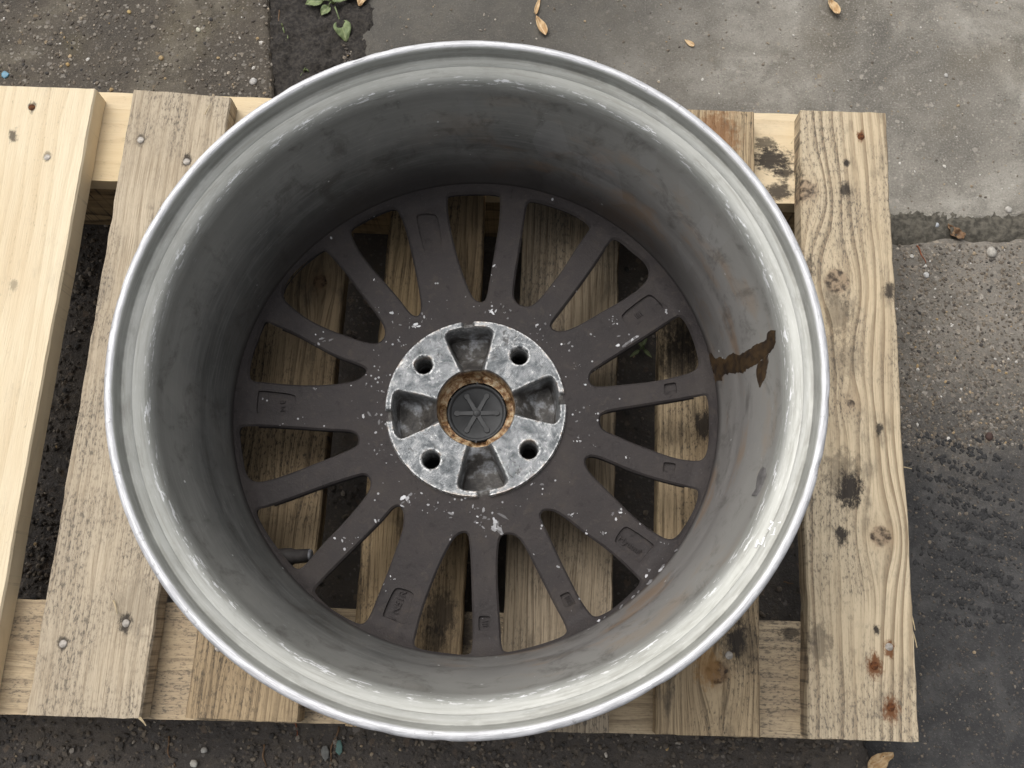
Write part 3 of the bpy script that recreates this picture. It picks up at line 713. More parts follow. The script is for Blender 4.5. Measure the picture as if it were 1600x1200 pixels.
def split(p, R):
    """insert crossing points of circle R; return list of (point, is_crossing)"""
    out = []
    for i in range(len(p)):
        a, b = p[i], p[(i+1) % len(p)]; out.append((a, 0))
        if (a.length-R)*(b.length-R) < 0:
            lo, hi = 0.0, 1.0
            for _ in range(40):
                m = (lo+hi)/2
                if (a.lerp(b, m).length-R)*(a.length-R) > 0: lo = m
                else: hi = m
            out.append((a.lerp(b, lo), R))
    return out
chains = []
for p in wins:
    s1 = split(p, RC1)
    pts = []
    q = [a for a, _ in s1]; f1 = {i for i, (a, c_) in enumerate(s1) if c_}
    s2 = []
    for i in range(len(q)):
        a, b = q[i], q[(i+1) % len(q)]; s2.append((a, RC1 if i in f1 else 0))
        if (a.length-RC2)*(b.length-RC2) < 0:
            lo, hi = 0.0, 1.0
            for _ in range(40):
                m = (lo+hi)/2
                if (a.lerp(b, m).length-RC2)*(a.length-RC2) > 0: lo = m
                else: hi = m
            s2.append((a.lerp(b, lo), RC2))
    P = [a for a, _ in s2]; n = len(P)
    # offset (chamfer) points lie in the material, outside the opening
    off = []
    for i in range(n):
        tg = (P[(i+1) % n]-P[i-1]).normalized(); off.append(P[i]+Vector((tg.y, -tg.x))*.0015)
    for i, (a, c_) in enumerate(s2):             # keep split points on their circle
        if c_: off[i] = off[i].normalized()*c_
    idx = [i for i, (a, c_) in enumerate(s2) if c_]
    if len(idx) != 4: print('WIN', len(idx), min(q.length for q in p), max(q.length for q in p)); continue
    # rotate so that the chain starts at the inner crossing where it leaves the hub going outwards (counter-clockwise: the clockwise side)
    k0 = [i for i in idx if s2[i][1] == RC1 and P[(i+1) % n].length > RC1][0]
    order = [(k0+j) % n for j in range(n)]
    P = [P[i] for i in order]; off = [off[i] for i in order]; fl = [s2[i][1] for i in order]
    ci = [i for i in range(n) if fl[i]]          # 0:RC1 out, 1:RC2, 2:RC2 back, 3:RC1
    chains.append((P, off, ci))
ang = lambda v: math.atan2(v.y, v.x)
def arc(R, a, b, n):
    """points strictly between angles a and b, going counter-clockwise"""
    if b < a: b += 2*PI
    k = max(1, int((b-a)/n)); return [Vector((R*math.cos(a+(b-a)*j/k), R*math.sin(a+(b-a)*j/k))) for j in range(1, k)]
TS = .015
def piece(name, outer_top, edges, holes=(), pads=(), mat=MSP, cuts=None, label=None, zb=None):
    zb = ZS-TS if zb is None else zb
    """outer_top: outline of top face; edges: list of (offset points, window points) open runs that get chamfer and wall"""
    V = []; F = []
    def add(p, z): V.append((p.x, p.y, z)); return len(V)-1
    polys = [list(outer_top)]+[list(h) for h in holes]+[list(pd) for pd in pads]
    ids = []
    for pl in polys:
        ids += [add(p, zs(p.length)) for p in pl]
    for tr in tessellate_polygon([[Vector((p.x, p.y, 0)) for p in pl] for pl in polys]): F.append(tuple(ids[i] for i in tr))
    ids = []
    for pl in polys[:1+len(holes)]: ids += [add(p, zb) for p in pl]
    for tr in tessellate_polygon([[Vector((p.x, p.y, 0)) for p in pl] for pl in polys[:1+len(holes)]]): F.append(tuple(ids[i] for i in tr)[::-1])
    for off, wn_ in edges:
        dirs = []
        for i in range(len(off)):
            d2 = off[i]-wn_[i]; dirs.append(d2.normalized() if d2.length > 1e-7 else Vector((0, 0)))
        t_ = [add(p, zs(p.length)) for p in off]; m_ = [add(p, zs(p.length)-.0015) for p in wn_]; b_ = [add(w_+dirs[q]*.0052, zb) for q, w_ in enumerate(wn_)]
        for i in range(len(off)-1):
            F.append((t_[i], t_[i+1], m_[i+1], m_[i])); F.append((m_[i], m_[i+1], b_[i+1], b_[i]))
    for pd in pads:
        c_ = sum((p for p in pd), Vector((0, 0)))/len(pd)
        t_ = [add(p, zs(p.length)) for p in pd]; m_ = [add(c_+(p-c_)*.965, zs(p.length)-.0022) for p in pd]
        k = len(pd)
        for i in range(k): F.append((t_[i], t_[(i+1) % k], m_[(i+1) % k], m_[i]))
        F.append(tuple(m_))
    o = mesh(name, V, F, mat, wheel)
    bm = bmesh.new(); bm.from_mesh(o.data); bmesh.ops.remove_doubles(bm, verts=bm.verts, dist=1e-6)
    bmesh.ops.recalc_face_normals(bm, faces=bm.faces); bm.to_mesh(o.data); bm.free()
    if label: o['label'] = label
    return o
def in_poly(q, pl):
    c2 = False
    for j in range(len(pl)):
        a, b = pl[j], pl[j-1]
        if (a.y > q.y) != (b.y > q.y) and q.x < (b.x-a.x)*(q.y-a.y)/(b.y-a.y)+a.x: c2 = not c2
    return c2
def ring_piece(name, R, inner_loop, edges, mat, zb):
    """curved foot between the disc and the barrel, with even triangles on its upper side"""
    o_ = circ(R, 400); pts = list(o_)+list(inner_loop); n1, n2 = len(o_), len(inner_loop)
    ed = [(k, (k+1) % n1) for k in range(n1)]+[(n1+k, n1+(k+1) % n2) for k in range(n2)]
    for r_ in np.arange(RC2+.0015, R-.0008, .0017):
        k_ = int(2*PI*r_/.0028)
        for q in circ(float(r_), k_):
            if not in_poly(q, inner_loop) and min((q-e).length for e in inner_loop) > .0011: pts.append(q)
    vv, _, ff, *_r = delaunay_2d_cdt(pts, ed, [], 0, 1e-7)
    V = [(p.x, p.y, zs(p.length)) for p in vv]; F = []; S = []
    for f in ff:
        c_ = (vv[f[0]]+vv[f[1]]+vv[f[2]])/3
        if c_.length < R-1e-6 and not in_poly(c_, inner_loop): F.append(tuple(f)); S.append(True)
    m = len(V); V += [(x, y, zb) for x, y, z in V]
    for f in list(F): F.append(tuple(m+i for i in f)[::-1]); S.append(False)
    for off, wn_ in edges:
        dirs = [(a-b).normalized() if (a-b).length > 1e-7 else Vector((0, 0)) for a, b in zip(off, wn_)]
        k0 = len(V); k = len(off)
        V += [(p.x, p.y, zs(p.length)) for p in off]+[(p.x, p.y, zs(p.length)-.0015) for p in wn_]+[(p.x+d_.x*.0052, p.y+d_.y*.0052, zb) for p, d_ in zip(wn_, dirs)]
        for q in range(k-1):
            for u in (0, 1): F.append((k0+u*k+q, k0+u*k+q+1, k0+(u+1)*k+q+1, k0+(u+1)*k+q)); S.append(False)
    o = mesh(name, V, F, mat, wheel); o.data.polygons.foreach_set('use_smooth', S)
    return o
def rpoly(pts, it=2):
    p = [px_surf(x, y, zs) for x, y in pts]; p = [Vector((q.x, q.y)) for q in p]
    q = []
    n = len(p)
    for i in range(n):                            # densify so that rounding stays at the corners
        a, b = p[i], p[(i+1) % n]; q += [a.lerp(b, .12), a.lerp(b, .88)]
    q = [v if v.length < RC2-.0015 else v.normalized()*(RC2-.0015) for v in q]
    return chaikin(q, it)
PADS = [rpoly([(648,333),(683,333),(693,390),(663,397)]), rpoly([(967.7,493.3),(1015,456.7),(1040,480),(988.3,520)]), rpoly([(976.7,819),(1031.7,856.7),(1006.7,888),(957.5,845.8)]),
        rpoly([(616.7,915.8),(649,925.8),(631,983),(588,979)]), rpoly([(397,608.4),(464,616),(461,648),(397,648)]),
        rpoly([(747.5,962),(766,962),(766,986),(747.5,986)]), rpoly([(873.8,930),(888.8,923.8),(901,943.8),(884,951)]), rpoly([(1036.7,600),(1056.7,596.7),(1058,615),(1038,618.3)]),
        rpoly([(1036.7,721.7),(1056.7,724),(1053,740),(1035,737)])]
n = len(chains)
web = []; web_edges = []; ring_in = []; ring_edges = []
spokes = []
for i in range(n):
    P, O, ci = chains[i]; Pn, On, cn = chains[(i+1) % n]
    N = len(P)
    # chain of window i: 0..ci[1] clockwise side (outwards), ci[1]..ci[2] outer end, ci[2]..ci[3] ccw side (inwards), ci[3]..0 inner end
    a_run = slice(ci[2], ci[3]+1); b_run = slice(0, cn[1]+1)
    sideA_o, sideA_p = O[a_run], P[a_run]         # from RC2 down to RC1, on the cw edge of the spoke
    sideB_o, sideB_p = On[b_run], Pn[b_run]       # from RC1 up to RC2, on the ccw edge
    outl = sideA_o + arc(RC1, ang(sideA_o[-1]), ang(sideB_o[0]), .02) + sideB_o + arc(RC2, ang(sideA_o[0]), ang(sideB_o[-1]), .02)[::-1]
    c_ = sum(outl, Vector((0, 0)))/len(outl)
    am = ang(c_); 
    def inside(q):
        r_, c2 = q.length, False
        k = len(outl)
        for j in range(k):
            a, b = outl[j], outl[j-1]
            if (a.y > q.y) != (b.y > q.y) and q.x < (b.x-a.x)*(q.y-a.y)/(b.y-a.y)+a.x: c2 = not c2
        return c2
    pads = []
    for pd in PADS:
        if inside(sum(pd, Vector((0, 0)))/len(pd)) and all(inside(q) for q in pd): pads.append(pd)
    piece('spoke', outl, [(sideA_o, sideA_p), (sideB_o, sideB_p)], pads=pads)
    # hub web outline: inner end of window i (ccw side to cw side means going back), then arc to next window
    run = list(range(ci[3], N))+[0]
    web_o = [O[j] for j in run][::-1]; web_p = [P[j] for j in run][::-1]     # from cw crossing to ccw crossing
    web += web_o + arc(RC1, ang(web_o[-1]), ang([Pn, On][1][0]), .02)
    web_edges.append((web_o, web_p))
    r_o = O[ci[1]:ci[2]+1]; r_p = P[ci[1]:ci[2]+1]
    ring_in += r_o + arc(RC2, ang(r_o[-1]), ang(On[cn[1]]), .02)
    ring_edges.append((r_o, r_p))
circ = lambda R, k: [Vector((R*math.cos(2*PI*j/k), R*math.sin(2*PI*j/k))) for j in range(k)]
HR = .0722
piece('spoke_web', web, web_edges, holes=[circ(HR-.003, 180)])
spare = [pd for pd in PADS if False]
ring_piece('spoke_ring', RW, ring_in, ring_edges, MSP, ZS-.0035)
# dark casting letters raised in the wide spokes' pads
def cast_text(txt, x, y, dx, dy, size):
    p = px(x, y, ZS-.0013); q = px(x+dx, y+dy, ZS-.0013)
    cu = bpy.data.curves.new('casting_mark', 'FONT'); cu.body = txt; cu.size = size; cu.extrude = .0010; cu.align_x = 'CENTER'; cu.align_y = 'CENTER'
    tmp = bpy.data.objects.new('tmp', cu); col.objects.link(tmp)
    me = bpy.data.meshes.new_from_object(tmp.evaluated_get(bpy.context.evaluated_depsgraph_get()))
    bpy.data.objects.remove(tmp); me.name = 'casting_mark'
    o = link('casting_mark', me, MSP, wheel)
    o.location = (p.x, p.y, zs(math.hypot(p.x, p.y))-.0019); o.rotation_euler = (0, 0, math.atan2((q-p).y, (q-p).x))
bpy.context.view_layer.update()
cast_text('/ N51R', 622, 945, 14, -34, .0075); cast_text('Hyuuul', 984, 851, 46, 33, .0068); cast_text('III', 757, 974, 1, 12, .0065); cast_text('IIIS', 888, 938, 9, 17, .006)
cast_text('M E', 442, 634, 0, -20, .006); cast_text('IIII', 998, 492, 40, -28, .0065)

# ---- hub: mounting face with four pockets, bolt holes and the bore, one relief surface
PHI = .8927; HZ = .0634
nr, nt = 190, 640
RI, RO = .0243, HR
rr = np.linspace(RI, RO, nr); tt = np.linspace(0, 2*PI, nt, endpoint=False)
Rg, Tg = np.meshgrid(rr, tt, indexing='ij'); Xg, Yg = Rg*np.cos(Tg), Rg*np.sin(Tg)
Zg = np.full_like(Rg, HZ); pocket = np.zeros_like(Rg); hole = np.zeros(Rg.shape, bool); edge = np.zeros_like(Rg)
for k in range(4):
    a = PHI+PI/4+k*PI/2
    da = np.abs((Tg-a+PI) % (2*PI)-PI)
    lat = Rg*np.sin(np.clip(da, 0, PI/2)); rad = Rg*np.cos(np.clip(da, 0, PI/2))
    half = .0118+(rad-.036)*.34                                     # trapezoid, wider outwards
    half = np.minimum(half, .0205)
    dl = half-lat; dr = np.minimum(.0662-Rg, 9)
    dd = np.where((dl < .006) & (dr < .006), .006-np.hypot(.006-dl, .006-dr), np.minimum(dl, dr)); dd = np.where(da < PI/2, dd, -1)
    mk = sstep(-.0006, .0042, dd)
    ramp_ = sstep(.029, .050, rad)                                  # floor ramps down away from the bore
    Zg -= mk*(.0050+.0190*ramp_)
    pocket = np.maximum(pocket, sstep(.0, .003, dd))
    # notch through the thin outer wall
    nt_ = sstep(.0052, .0035, np.where(da < PI/2, lat, 9))*sstep(.0640, .0665, Rg)
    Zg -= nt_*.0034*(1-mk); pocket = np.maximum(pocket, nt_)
    b = PHI+k*PI/2
    dh = np.hypot(Xg-.054*math.cos(b), Yg-.054*math.sin(b))
    hole |= dh < .0060; pocket = np.maximum(pocket, sstep(.0071, .0064, dh))  # bolt-hole walls take the pocket tone: shade of the deep holes painted in
    Zg = np.where(dh < .0082, np.minimum(Zg, HZ-.0012*sstep(.0082, .0070, dh)), Zg)
    Zg = np.where(dh < .0071, HZ-.0012-.034*sstep(.0071, .0062, dh), Zg)
    edge = np.maximum(edge, sstep(.0095, .0080, dh)*sstep(.0066, .0072, dh))
    edge = np.maximum(edge, np.exp(-(np.minimum(np.abs(dd+.0005), .02)/.0009)**2)*np.where(da < PI/2, 1, 0)*.8)
bore = sstep(.0314, .0304, Rg)
Zg -= sstep(.0314, .0293, Rg)*.0155
Zg -= sstep(.0288, .0246, Rg)*.0022
Zg -= sstep(.0704, .0720, Rg)*.0044
edge = np.maximum(edge, sstep(.0688, .0705, Rg)*(1-pocket))
for i in range(nr):
    for j in range(nt):
        x, y = float(Xg[i, j]), float(Yg[i, j])
        Zg[i, j] += .00018*ns(x*240, y*240, 4)+.00012*ns(x*700, y*700, 2)
V = np.stack([Xg.ravel(), Yg.ravel(), Zg.ravel()], 1)
F = []
for i in range(nr-1):
    for j in range(nt):
        if hole[i, j]: continue
        j2 = (j+1) % nt; F.append((i*nt+j, (i+1)*nt+j, (i+1)*nt+j2, i*nt+j2))
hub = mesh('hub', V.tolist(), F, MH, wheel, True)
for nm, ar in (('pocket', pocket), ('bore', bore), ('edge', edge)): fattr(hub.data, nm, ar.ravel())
# underside of the hub and the wheel's face side (closes the middle from below)
lathe('hub_shell', [(.0245,.044), (.0245,.020), (.030,.012), (.070,.014), (.0695,.036), (.0693,.0585)], 96, MSP, wheel, closed=False)

# ---- centre cap, deep in the bore
MC = simple('black_plastic', (.038,.039,.040), .6, 0, .3, 90, .0003, .5)
CZ = .0405
cap = lathe('center_cap', [(.0003, CZ), (.0203, CZ), (.0208, CZ+.0004), (.0213, CZ+.0022), (.0220, CZ+.0030), (.0230, CZ+.0032), (.0238, CZ+.0026), (.0241, CZ+.0008), (.0245, CZ-.003), (.0245, .030), (.0003, .030)], 96, MC, wheel, closed=True)
for k in range(6):
    a = PHI+math.radians(10)+k*PI/3
    bm = bmesh.new(); w0, w1, L0, L1, hgt = .0021, .0017, .0022, .0150, .0009
    pr = [(L0, -w0), (L1, -w1)]+[(L1+.0010+.0026*math.cos(t_), .0026*math.sin(t_)) for t_ in np.linspace(-2.3, 2.3, 12)]+[(L1, w1), (L0, w0)]
    lo = [bm.verts.new((x, y, CZ-.0003)) for x, y in pr]; hi = [bm.verts.new((L0+(x-L0)*.985, y*.82, CZ+hgt)) for x, y in pr]
    bm.faces.new(hi)
    for j in range(len(pr)): j2 = (j+1) % len(pr); bm.faces.new((lo[j], lo[j2], hi[j2], hi[j]))
    bmesh.ops.recalc_face_normals(bm, faces=bm.faces)
    o = from_bm('cap_rib', bm, MC, cap); o.rotation_euler = (0, 0, a)
    bm = bmesh.new(); bmesh.ops.create_cube(bm, size=1.0, matrix=Matrix.Diagonal((.0020, .0012, .0012, 1)))
    o = from_bm('cap_clip', bm, MC, cap); o.rotation_euler = (0, 0, a+.5); o.location = (.0240*math.cos(a+.5), .0240*math.sin(a+.5), CZ+.0032)
lathe('cap_boss', [(.0003, CZ+.0017), (.0026, CZ+.0017), (.0031, CZ+.0010), (.0032, CZ-.0003)], 24, MC, cap, closed=False)

# ---- where a ray of sight meets the barrel, as (angle, position along the profile)
INNA = np.array(INN); INNA = INNA[int(np.argmax(INNA[:, 1])):]
def on_barrel(x, y, n_try=0):
    d_ = (RC @ Vector(((x-800)/FPX, -(y-600)/FPX, -1.0)))
    best = None
    for s in np.linspace(.50, .90, 2200):
        p = CAM+d_*s
        if p.z > .2035 or p.z < .062: continue
        r_ = math.hypot(p.x, p.y)
        rp = float(np.interp(p.z, INNA[::-1, 1], INNA[::-1, 0]))
        if r_ >= rp-1e-5 and r_ < .226: best = p; break
    return best if best is not None or n_try > 14 else on_barrel(745+(x-745)*1.006, 650+(y-650)*1.006, n_try+1)
def lift(p, h):
    r_ = math.hypot(p.x, p.y); z = p.z
    rp = float(np.interp(z, INNA[::-1, 1], INNA[::-1, 0])); dr = (float(np.interp(z+.002, INNA[::-1, 1], INNA[::-1, 0]))-float(np.interp(z-.002, INNA[::-1, 1], INNA[::-1, 0])))/.004
    nl = math.hypot(1, dr)
    r2 = rp-h/nl; return Vector((p.x/r_*r2, p.y/r_*r2, z+h*dr/nl))
M_GLUE = simple('old_adhesive', (.060,.036,.016), .5, 0, .6, 130, .0008, .4, (.022,.014,.009))
def residue(name, rows, mat=M_GLUE):
    """patch given as rows of (upper pixel, lower pixel) across its length; lies on the barrel with thickness"""
    V = []; F = []; K = 8; rr_ = []
    for i in range(len(rows)-1):
        for q in range(3):
            t_ = q/3; jag = lambda: rng.gauss(0, .9) if 0 < i < len(rows)-2 else 0
            rr_.append(tuple((rows[i][e][0]*(1-t_)+rows[i+1][e][0]*t_+jag()*.4, rows[i][e][1]*(1-t_)+rows[i+1][e][1]*t_+jag()) for e in (0, 1)))
    rows = rr_+[rows[-1]]
    for (u, v) in rows:
        a, b = on_barrel(*u), on_barrel(*v)
        for k in range(K+1):
            t_ = k/K; p = a.lerp(b, t_)
            h = .0008*min(1, 5*t_+.05, 5*(1-t_)+.05)+.00015*ns(p.y*300, p.z*300, 1)
            V.append(lift(p, max(.00008, h)))
    for i in range(len(rows)-1):
        for k in range(K): a = i*(K+1)+k; F.append((a, a+1, a+K+2, a+K+1))
    o = mesh(name, V, F, mat, wheel, True); o['label'] = 'brown strip of old wheel weight adhesive'
    return o
def z8(x, y): return (1040+x/5, 480+y/5)
residue('adhesive_residue', [(z8(322,400), z8(336,500)), (z8(340,362), z8(372,600)), (z8(362,366), z8(395,572)), (z8(390,400), z8(440,578)), (z8(436,386), z8(448,540)), (z8(465,404), z8(470,518)), (z8(500,372), z8(510,518)),
    (z8(540,360), z8(545,524)), (z8(580,372), z8(580,508)), (z8(604,356), z8(606,520)), (z8(640,338), z8(632,490)), (z8(680,310), z8(680,462)), (z8(720,288), z8(718,440)), (z8(760,272), z8(762,408)), (z8(790,250), z8(788,380)), (z8(800,196), z8(820,350)), (z8(825,178), z8(846,320)), (z8(862,182), z8(862,270))])
residue('adhesive_residue', [(z8(812,360), z8(800,380)), (z8(772,395), z8(806,420)), (z8(740,420), z8(800,450)), (z8(712,450), z8(790,490)), (z8(708,520), z8(780,550)), (z8(718,575), z8(762,580)), (z8(738,622), z8(741,628))])
M_PEEL = simple('peeled_lacquer', (.19,.18,.175), .5, .3, .3, 200)
def z7(x, y): return (960+x/2.5, 720+y/2.5)
residue('peeled_lacquer', [(z7(580,22), z7(592,30)), (z7(562,50), z7(592,60)), (z7(556,85), z7(580,92)), (z7(552,110), z7(572,112)), (z7(536,136), z7(556,138))], M_PEEL)['label'] = 'flake of peeled lacquer on the barrel'

# ---- valve, seen through a window at lower left
M_RUB = simple('valve_rubber', (.035,.030,.027), .7, 0, .4, 200)
M_ALU = simple('valve_metal', (.20,.20,.21), .6, .3, .5, 260)
vp = px(455, 870, .048); vq = px(484, 868, .050)
def rod(name, p, q, prof, mat, parent, nseg=16):
    dv = (q-p); rot = dv.to_track_quat('Z', 'Y')
    V = []; F = []; m = len(prof)
    for (r, u) in prof:
        for k in range(nseg):
            a = 2*PI*k/nseg; V.append(p+dv*u+rot @ Vector((r*math.cos(a), r*math.sin(a), 0)))
    for j in range(m-1):
        for k in range(nseg): F.append((j*nseg+k, j*nseg+(k+1) % nseg, (j+1)*nseg+(k+1) % nseg, (j+1)*nseg+k))
    F.append(tuple(range(nseg))[::-1]); F.append(tuple((m-1)*nseg+k for k in range(nseg)))
    return mesh(name, V, F, mat, parent, True)
vs_ = rod('valve_stem', vp+(vp-vq)*1.2, vq, [(.0075, 0), (.0080, .1), (.0070, .2), (.0068, .55), (.0055, .65), (.0052, 1)], M_RUB, wheel)
rod('valve_cap', vp.lerp(vq, .45), vq+(vq-vp)*.12, [(.0040, 0), (.0048, .05), (.0048, .40), (.0042, .45), (.0048, .5), (.0048, .92), (.0040, 1)], M_ALU, vs_)

# ---- chips where the coat has flaked down to bright metal
tc = NT('bare_metal_chip'); M_CHIP = tc.out(tc.mix(tc.attr('tone'), (.12,.115,.115), (.62,.62,.635)), .55, .2)
TN = []
V = []; F = []
def chip(p, s, h=.00022, el=1.0, rot=None, flat=True):
    n_ = rng.choice((5, 6, 7)); k = len(V); TN.extend([rng.random()**2.6]*(2*n_)); a0_ = rng.uniform(0, 6) if rot is None else rot
    h += rng.uniform(0, .00025)
    for z_, q in ((0, 1.0), (h, .85)):
        for j in range(n_):
            a = 2*PI*j/n_; r_ = s*rng.uniform(.55, 1.2)*q
            u, v_ = r_*math.cos(a)*el, r_*math.sin(a)
            V.append((p.x+u*math.cos(a0_)-v_*math.sin(a0_), p.y+u*math.sin(a0_)+v_*math.cos(a0_), p.z-.0001+z_))
    for j in range(n_): F.append((k+j, k+(j+1) % n_, k+n_+(j+1) % n_, k+n_+j))
    F.append(tuple(k+n_+j for j in range(n_)))
def in_win(q):
    for p in wins:
        c2 = False
        for j in range(len(p)):
            a, b = p[j], p[j-1]
            if (a.y > q.y) != (b.y > q.y) and q.x < (b.x-a.x)*(q.y-a.y)/(b.y-a.y)+a.x: c2 = not c2
        if c2: return True
    return False
def clus(x, y, n_, spread, s, el=1.4):
    for _ in range(max(2, int(n_*.75))):
        p = px_surf(x+rng.gauss(0, spread), y+rng.gauss(0, spread*.8), zs)
        q = Vector((p.x, p.y))
        if q.length < HR+.001 or q.length > RW-.002 or in_win(q) or any((q-sum(pd, Vector((0,0)))/len(pd)).length < .010 for pd in PADS): continue
        chip(p, s*(.22+1.15*rng.random()**2.2), el=rng.uniform(1, el+1.2))
for x, y, n_, sp2, s in ((774, 416, 5, 4, .0016), (767, 436, 3, 3, .0012), (585, 438, 5, 4, .0010), (590, 482, 4, 4, .0008), (617, 490, 6, 6, .0010), (505, 527, 12, 7, .0011), (640, 508, 14, 9, .0010), (660, 500, 8, 8, .0008), (625, 533, 5, 4, .0010),
    (785, 488, 14, 10, .0009), (845, 518, 12, 9, .0009), (880, 540, 10, 8, .0009), (888, 480, 3, 3, .0009), (955, 500, 8, 5, .0009), (962, 505, 5, 4, .0008), (980, 535, 12, 7, .0012), (930, 520, 4, 4, .0008), (900, 570, 8, 6, .0008), (765, 815, 22, 12, .0014), (775, 828, 12, 8, .0018), (745, 800, 8, 9, .0010),
    (636, 782, 14, 6, .0013), (672, 790, 10, 9, .0010), (615, 838, 8, 6, .0008), (590, 815, 8, 5, .0010), (540, 840, 10, 8, .0009), (548, 850, 6, 5, .0009), (614, 903, 6, 4, .0014), (965, 800, 16, 6, .0010), (893, 805, 7, 4, .0009), (912, 830, 5, 5, .0009), (940, 833, 4, 3, .0009), (978, 713, 5, 4, .0012), (908, 690, 10, 8, .0009),
    (585, 655, 9, 9, .0009), (590, 700, 9, 9, .0008), (590, 610, 6, 7, .0009), (492, 608, 5, 3, .0012), (440, 664, 2, 2, .0014), (918, 600, 7, 8, .0008), (700, 800, 8, 9, .0010), (845, 760, 5, 5, .0010), (905, 640, 6, 7, .0008), (872, 887, 5, 4, .0009), (766, 992, 4, 3, .0008), (1038, 850, 5, 4, .0017), (1008, 892, 4, 4, .0016)):
    clus(x, y, n_, sp2, s)
for _ in range(45):
    a, r_ = rng.uniform(0, 2*PI), HR+.0015+abs(rng.gauss(0, .013)); q = Vector((r_*math.cos(a), r_*math.sin(a)))
    if r_ < .125 and not in_win(q): chip(Vector((q.x, q.y, zs(r_))), rng.uniform(.0002, .0007), el=rng.uniform(1, 2.4))
p = px_surf(785, 806, zs); chip(p, .0013, el=5, rot=-.55)
for (x0, y0, x1, y1) in ((975, 540, 995, 526),):
    for k in range(7): chip(px_surf(x0+(x1-x0)*k/6, y0+(y1-y0)*k/6, zs), .0012, el=1.8, rot=.6)
for k in range(13):                                # gouges along the lower-right foot of the barrel
    u = rng.random(); xg, yg = 1093-175*u+0, 795+150*u+18*math.sin(u*PI)
    q = on_barrel(xg+rng.uniform(-4, 5), yg+rng.uniform(-3, 4))
    if q: chip(lift(q, .0008), rng.uniform(.0003, .0012), el=rng.uniform(1.5, 3.5), rot=.75)
o = mesh('bare_chips', V, F, M_CHIP, wheel); fattr(o.data, 'tone', TN); o['kind'] = 'stuff'
# crayon-like white scribble on the seat at the lower right
M_WHITE = simple('white_chalk', (.86,.86,.85), .8, 0, .1, 300)
def stroke(pts, wd=.0008):
    V = []; F = []; P = [lift(on_barrel(*q), .0003) for q in pts]
    for i, p_ in enumerate(P):
        d_ = (P[min(i+1, len(P)-1)]-P[max(i-1, 0)]).normalized(); nrm_ = -Vector((p_.x, p_.y, -.2)).normalized(); s_ = d_.cross(nrm_).normalized()*wd
        V += [p_-s_, p_+s_, p_+s_*.6+nrm_*.0003, p_-s_*.6+nrm_*.0003]
    for i in range(len(P)-1):
        for k in range(4): F.append((4*i+k, 4*i+(k+1) % 4, 4*i+4+(k+1) % 4, 4*i+4+k))
    F += [(0, 1, 2, 3), (4*len(P)-1, 4*len(P)-2, 4*len(P)-3, 4*len(P)-4)]
    mesh('chalk_mark', V, F, M_WHITE, wheel)
for st in ([(610,238),(620,244),(652,240)], [(622,246),(604,268),(625,262)], [(606,270),(628,262),(622,288)], [(604,290),(628,286)], [(588,300),(576,330),(562,322)], [(562,310),(552,340)], [(590,310),(584,338)]):
    stroke([z7(*q) for q in st])

# ================================================================== SMALL THINGS on the ground
def leaf_mesh(L, W, curl, fold, seed, nL=14, nW=6, twist=0.0, thick=.00025, wavy=.0, tip=1.0):
    V = []; F = []
    for sgn in (1, -1):
        for j in range(nL+1):
            u = j/nL; wd = W*math.sin(PI*min(1, u**.75*1.0))**.8*(1-.25*u*tip)+W*.03
            for i in range(nW+1):
                v_ = (i/nW)*2-1
                x = v_*wd/2; y = (u-.5)*L
                z = curl*(u-.5)**2*4*L + fold*abs(v_)**1.4*wd + wavy*ns(u*5+seed, v_*2, seed)*W + sgn*thick/2
                a = twist*(u-.5); V.append((x*math.cos(a)-z*math.sin(a), y, x*math.sin(a)+z*math.cos(a)))
    m = (nL+1)*(nW+1)
    for s_ in (0, 1):
        for j in range(nL):
            for i in range(nW):
                a = s_*m+j*(nW+1)+i; q = (a, a+1, a+nW+2, a+nW+1); F.append(q if s_ == 0 else q[::-1])
    rim_ = [i for i in range(nW+1)]+[j*(nW+1)+nW for j in range(1, nL+1)]+[nL*(nW+1)+i for i in range(nW-1, -1, -1)]+[j*(nW+1) for j in range(nL-1, 0, -1)]
    for k in range(len(rim_)): a, b = rim_[k], rim_[(k+1) % len(rim_)]; F.append((a, a+m, b+m, b))
    me = bpy.data.meshes.new('leaf'); me.from_pydata(V, [], F); me.polygons.foreach_set('use_smooth', [True]*len(F)); me.update()
    return me
def leaf_mat(name, c, c2, vein):
    t = NT(name); n_ = t.noise(t.scale(t.obj, 1, .4, 1), 260, 4, .6)
    mid_ = t.ss(t.M('ABSOLUTE', t.x), .0002, .0009, 1, 0)
    side_ = t.ss(t.M('ABSOLUTE', t.M('SINE', t.M('MULTIPLY', t.M('SUBTRACT', t.y, t.M('MULTIPLY', t.M('ABSOLUTE', t.x), .9)), 900))), .0, .22, 1, 0)
    cc = t.mix(t.ss(n_, .38, .62), c, c2)
    cc = t.mix(t.M('MULTIPLY', t.M('MAXIMUM', mid_, t.M('MULTIPLY', side_, .35)), .6), cc, vein)
    m_ = t.out(cc, .6, 0, t.bump(n_, .0006, .6), .4)
    return m_
M_DRY = leaf_mat('dry_leaf', (.60,.43,.24), (.42,.26,.12), (.66,.52,.34))
M_DRYB = leaf_mat('brown_leaf', (.22,.13,.07), (.12,.07,.04), (.30,.2,.1))
M_GRN = leaf_mat('weed_leaf', (.19,.235,.10), (.13,.17,.075), (.30,.33,.17))
